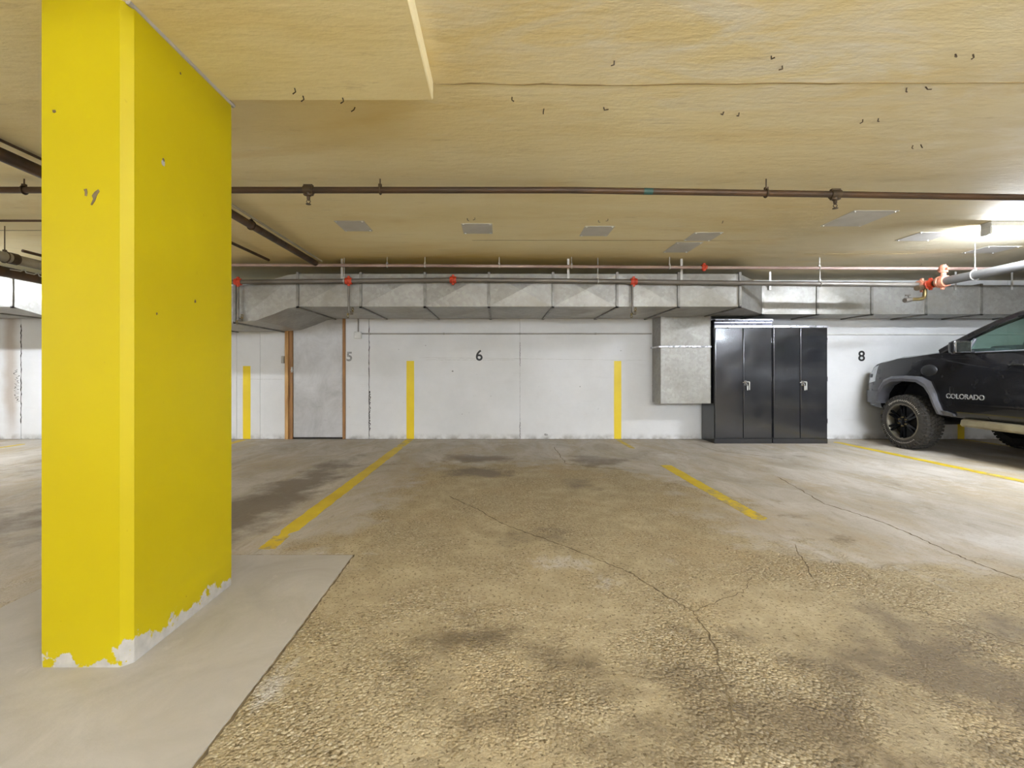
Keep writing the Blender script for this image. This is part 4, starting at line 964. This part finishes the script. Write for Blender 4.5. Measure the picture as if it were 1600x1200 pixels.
# cabin: dashboard, steering wheel, seats
bm = BM(); box(bm, (CX - .76, AY - 1.05, 1.30), (CX + .76, AY - .55, 1.405), .03, 2); box(bm, (CX - .55, AY - 1.10, 1.34), (CX - .20, AY - .80, 1.44), .03, 2); obj('dashboard', bm, 'seat', TR, 40)
bm = BM(); pts = []
for i in range(25):
    t = 2 * PI * i / 24; c, sn = math.cos(t) * .185, math.sin(t) * .185; pts.append((CX - .38 + c, AY - 1.22 + sn * .40, 1.36 + sn * .92))
tube(bm, pts, .016, 8); tube(bm, [(CX - .38, AY - 1.22, 1.36), (CX - .38, AY - .95, 1.30)], .03, 8); box(bm, (CX - .55, AY - 1.235, 1.335), (CX - .21, AY - 1.205, 1.375), .008)
obj('steering_wheel', bm, 'black_plastic', TR, 40)
for x in (-.38, .38):
    for u in (-1.75, -2.45):
        st = obj('seat', box(BM(), (CX + x - .24, AY + u - .07, 1.15), (CX + x + .24, AY + u + .08, 1.56), .05, 3), 'seat', TR, 40)
        obj('headrest', box(BM(), (CX + x - .13, AY + u - .06, 1.575), (CX + x + .13, AY + u + .03, 1.72), .035, 3), 'seat', st, 40)
# wheels
def make_wheel(loc, sgn):
    """hub axis along x, outer face toward sgn"""
    R_, wd = .385, .26
    bm = BM(); prof = [(0, .25), (.004, .262), (-.008, .305), (.002, .340), (.022, .362), (.040, .372), (.13, .376), (.22, .372), (.238, .362), (.258, .340), (.268, .305), (.256, .262), (.26, .25)]
    x, y, z = loc; o = Vector(loc)
    lathe(bm, [(-sgn * a, r) for a, r in prof], loc, 'X', 56, True)
    wh = obj('wheel', bm, 'tire', TR, 40)
    # tread blocks and shoulder lugs: one part
    bm = BM()
    def blk(a, c, da, rad, hh, w, t):
        tb = bmesh.new(); bmesh.ops.create_cube(tb, size=1)
        for v in tb.verts:
            k = .86 if v.co.z > 0 else 1.0
            v.co = Vector((v.co.x * w * k, v.co.y * t * k, v.co.z * hh))
        merge(bm, tb, Matrix.Translation(o) @ Matrix.Rotation(a, 4, 'X') @ Matrix.Translation((-sgn * c, 0, rad)) @ Matrix.Rotation(da, 4, 'Z'))
    for i in range(44):
        a = 2 * PI * i / 44
        blk(a, .034, .15, .372, .020, .052, .036); blk(a + .07, .226, -.15, .372, .020, .052, .036)
        blk(a + .03, .088, .5, .380, .018, .050, .026); blk(a + .1, .13, -.4, .380, .018, .034, .030); blk(a + .05, .172, .5, .380, .018, .050, .026)
        tb = bmesh.new(); bmesh.ops.create_cube(tb, size=1)
        for v in tb.verts: v.co = Vector((v.co.x * .012, v.co.y * (.026 if i % 2 else .018), v.co.z * (.04 if i % 2 else .03)))
        merge(bm, tb, Matrix.Translation(o) @ Matrix.Rotation(a, 4, 'X') @ Matrix.Translation((-sgn * .004, 0, .346)))
    tag(obj('tread', bm, 'tire', wh), kind='stuff')
    # pale raised lettering, worn to strokes, and a thin ring
    bm = BM(); ang = [(math.radians(a), .026, .010) for a in range(-62, 48, 5)] + [(math.radians(a), .016, .008) for a in range(120, 236, 5)]
    for a, hh, t in ang:
        hh *= random.uniform(.7, 1.1); tb = bmesh.new(); bmesh.ops.create_cube(tb, size=1)
        for v in tb.verts: v.co = Vector((v.co.x * .006, v.co.y * t * random.uniform(.8, 1.2), v.co.z * hh))
        merge(bm, tb, Matrix.Translation(o) @ Matrix.Rotation(a * (1 if sgn > 0 else 1) + .35, 4, 'X') @ Matrix.Translation((sgn * .006, 0, .305)) @ Matrix.Rotation(random.choice((-.6, 0, .6)), 4, 'X'))
    tag(obj('raised_lettering', bm, 'tire_letters', wh), kind='stuff')
    bm = BM(); lathe(bm, [(-sgn * a, r) for a, r in [(.0, .262), (-.004, .254), (.006, .244), (.03, .238), (.09, .23), (.09, .225), (.02, .231), (.0, .241)]], loc, 'X', 48, True); rim = obj('rim', bm, 'rim_lip', wh, 40)
    bm = BM(); lathe(bm, [(-sgn * .10, .235), (-sgn * .11, .235)], loc, 'X', 32); obj('brake_disc', bm, 'black_plastic', wh)
    bm = BM()
    for i in range(6):
        for d in (-.13, .13):
            a = 2 * PI * i / 6; tb = bmesh.new(); bmesh.ops.create_cube(tb, size=1)
            for v in tb.verts:
                k = 1.0 if v.co.z < 0 else .8
                v.co = Vector((v.co.x * .03 - sgn * (.035 - .018 * (v.co.z + .5)), v.co.y * .030 * k, .138 + v.co.z * .20))
            merge(bm, tb, Matrix.Translation(o) @ Matrix.Rotation(a + d, 4, 'X'))
    lathe(bm, [(-sgn * .05, .085), (-sgn * .022, .08), (-sgn * .018, .045), (-sgn * .008, .04), (-sgn * .006, .02)], loc, 'X', 24); obj('spokes', bm, 'rim', wh, 30)
    bm = BM()
    for i in range(6):
        a = 2 * PI * (i + .5) / 6; tb = bmesh.new(); bmesh.ops.create_cone(tb, cap_ends=True, segments=6, radius1=.011, radius2=.009, depth=.03)
        merge(bm, tb, Matrix.Translation(o + Vector((-sgn * .012, math.cos(a) * .062, math.sin(a) * .062))) @ Matrix.Rotation(PI / 2, 4, 'Y'))
    tag(obj('lug_nuts', bm, 'brass', wh), kind='stuff')
for u in (0.0, -3.26):
    make_wheel((CX - .955, AY + u, .392), -1); make_wheel((CX + .955, AY + u, .392), 1)
bm = BM(); tube(bm, [(CX - .7, AY, .40), (CX + .7, AY, .40)], .05, 10); box(bm, (CX - .45, AY - 4.1, .42), (CX - .35, AY + .5, .56)); box(bm, (CX + .35, AY - 4.1, .42), (CX + .45, AY + .5, .56)); tube(bm, [(CX - .7, AY - 3.26, .40), (CX + .7, AY - 3.26, .40)], .06, 10)
obj('chassis', bm, 'black_plastic', TR)
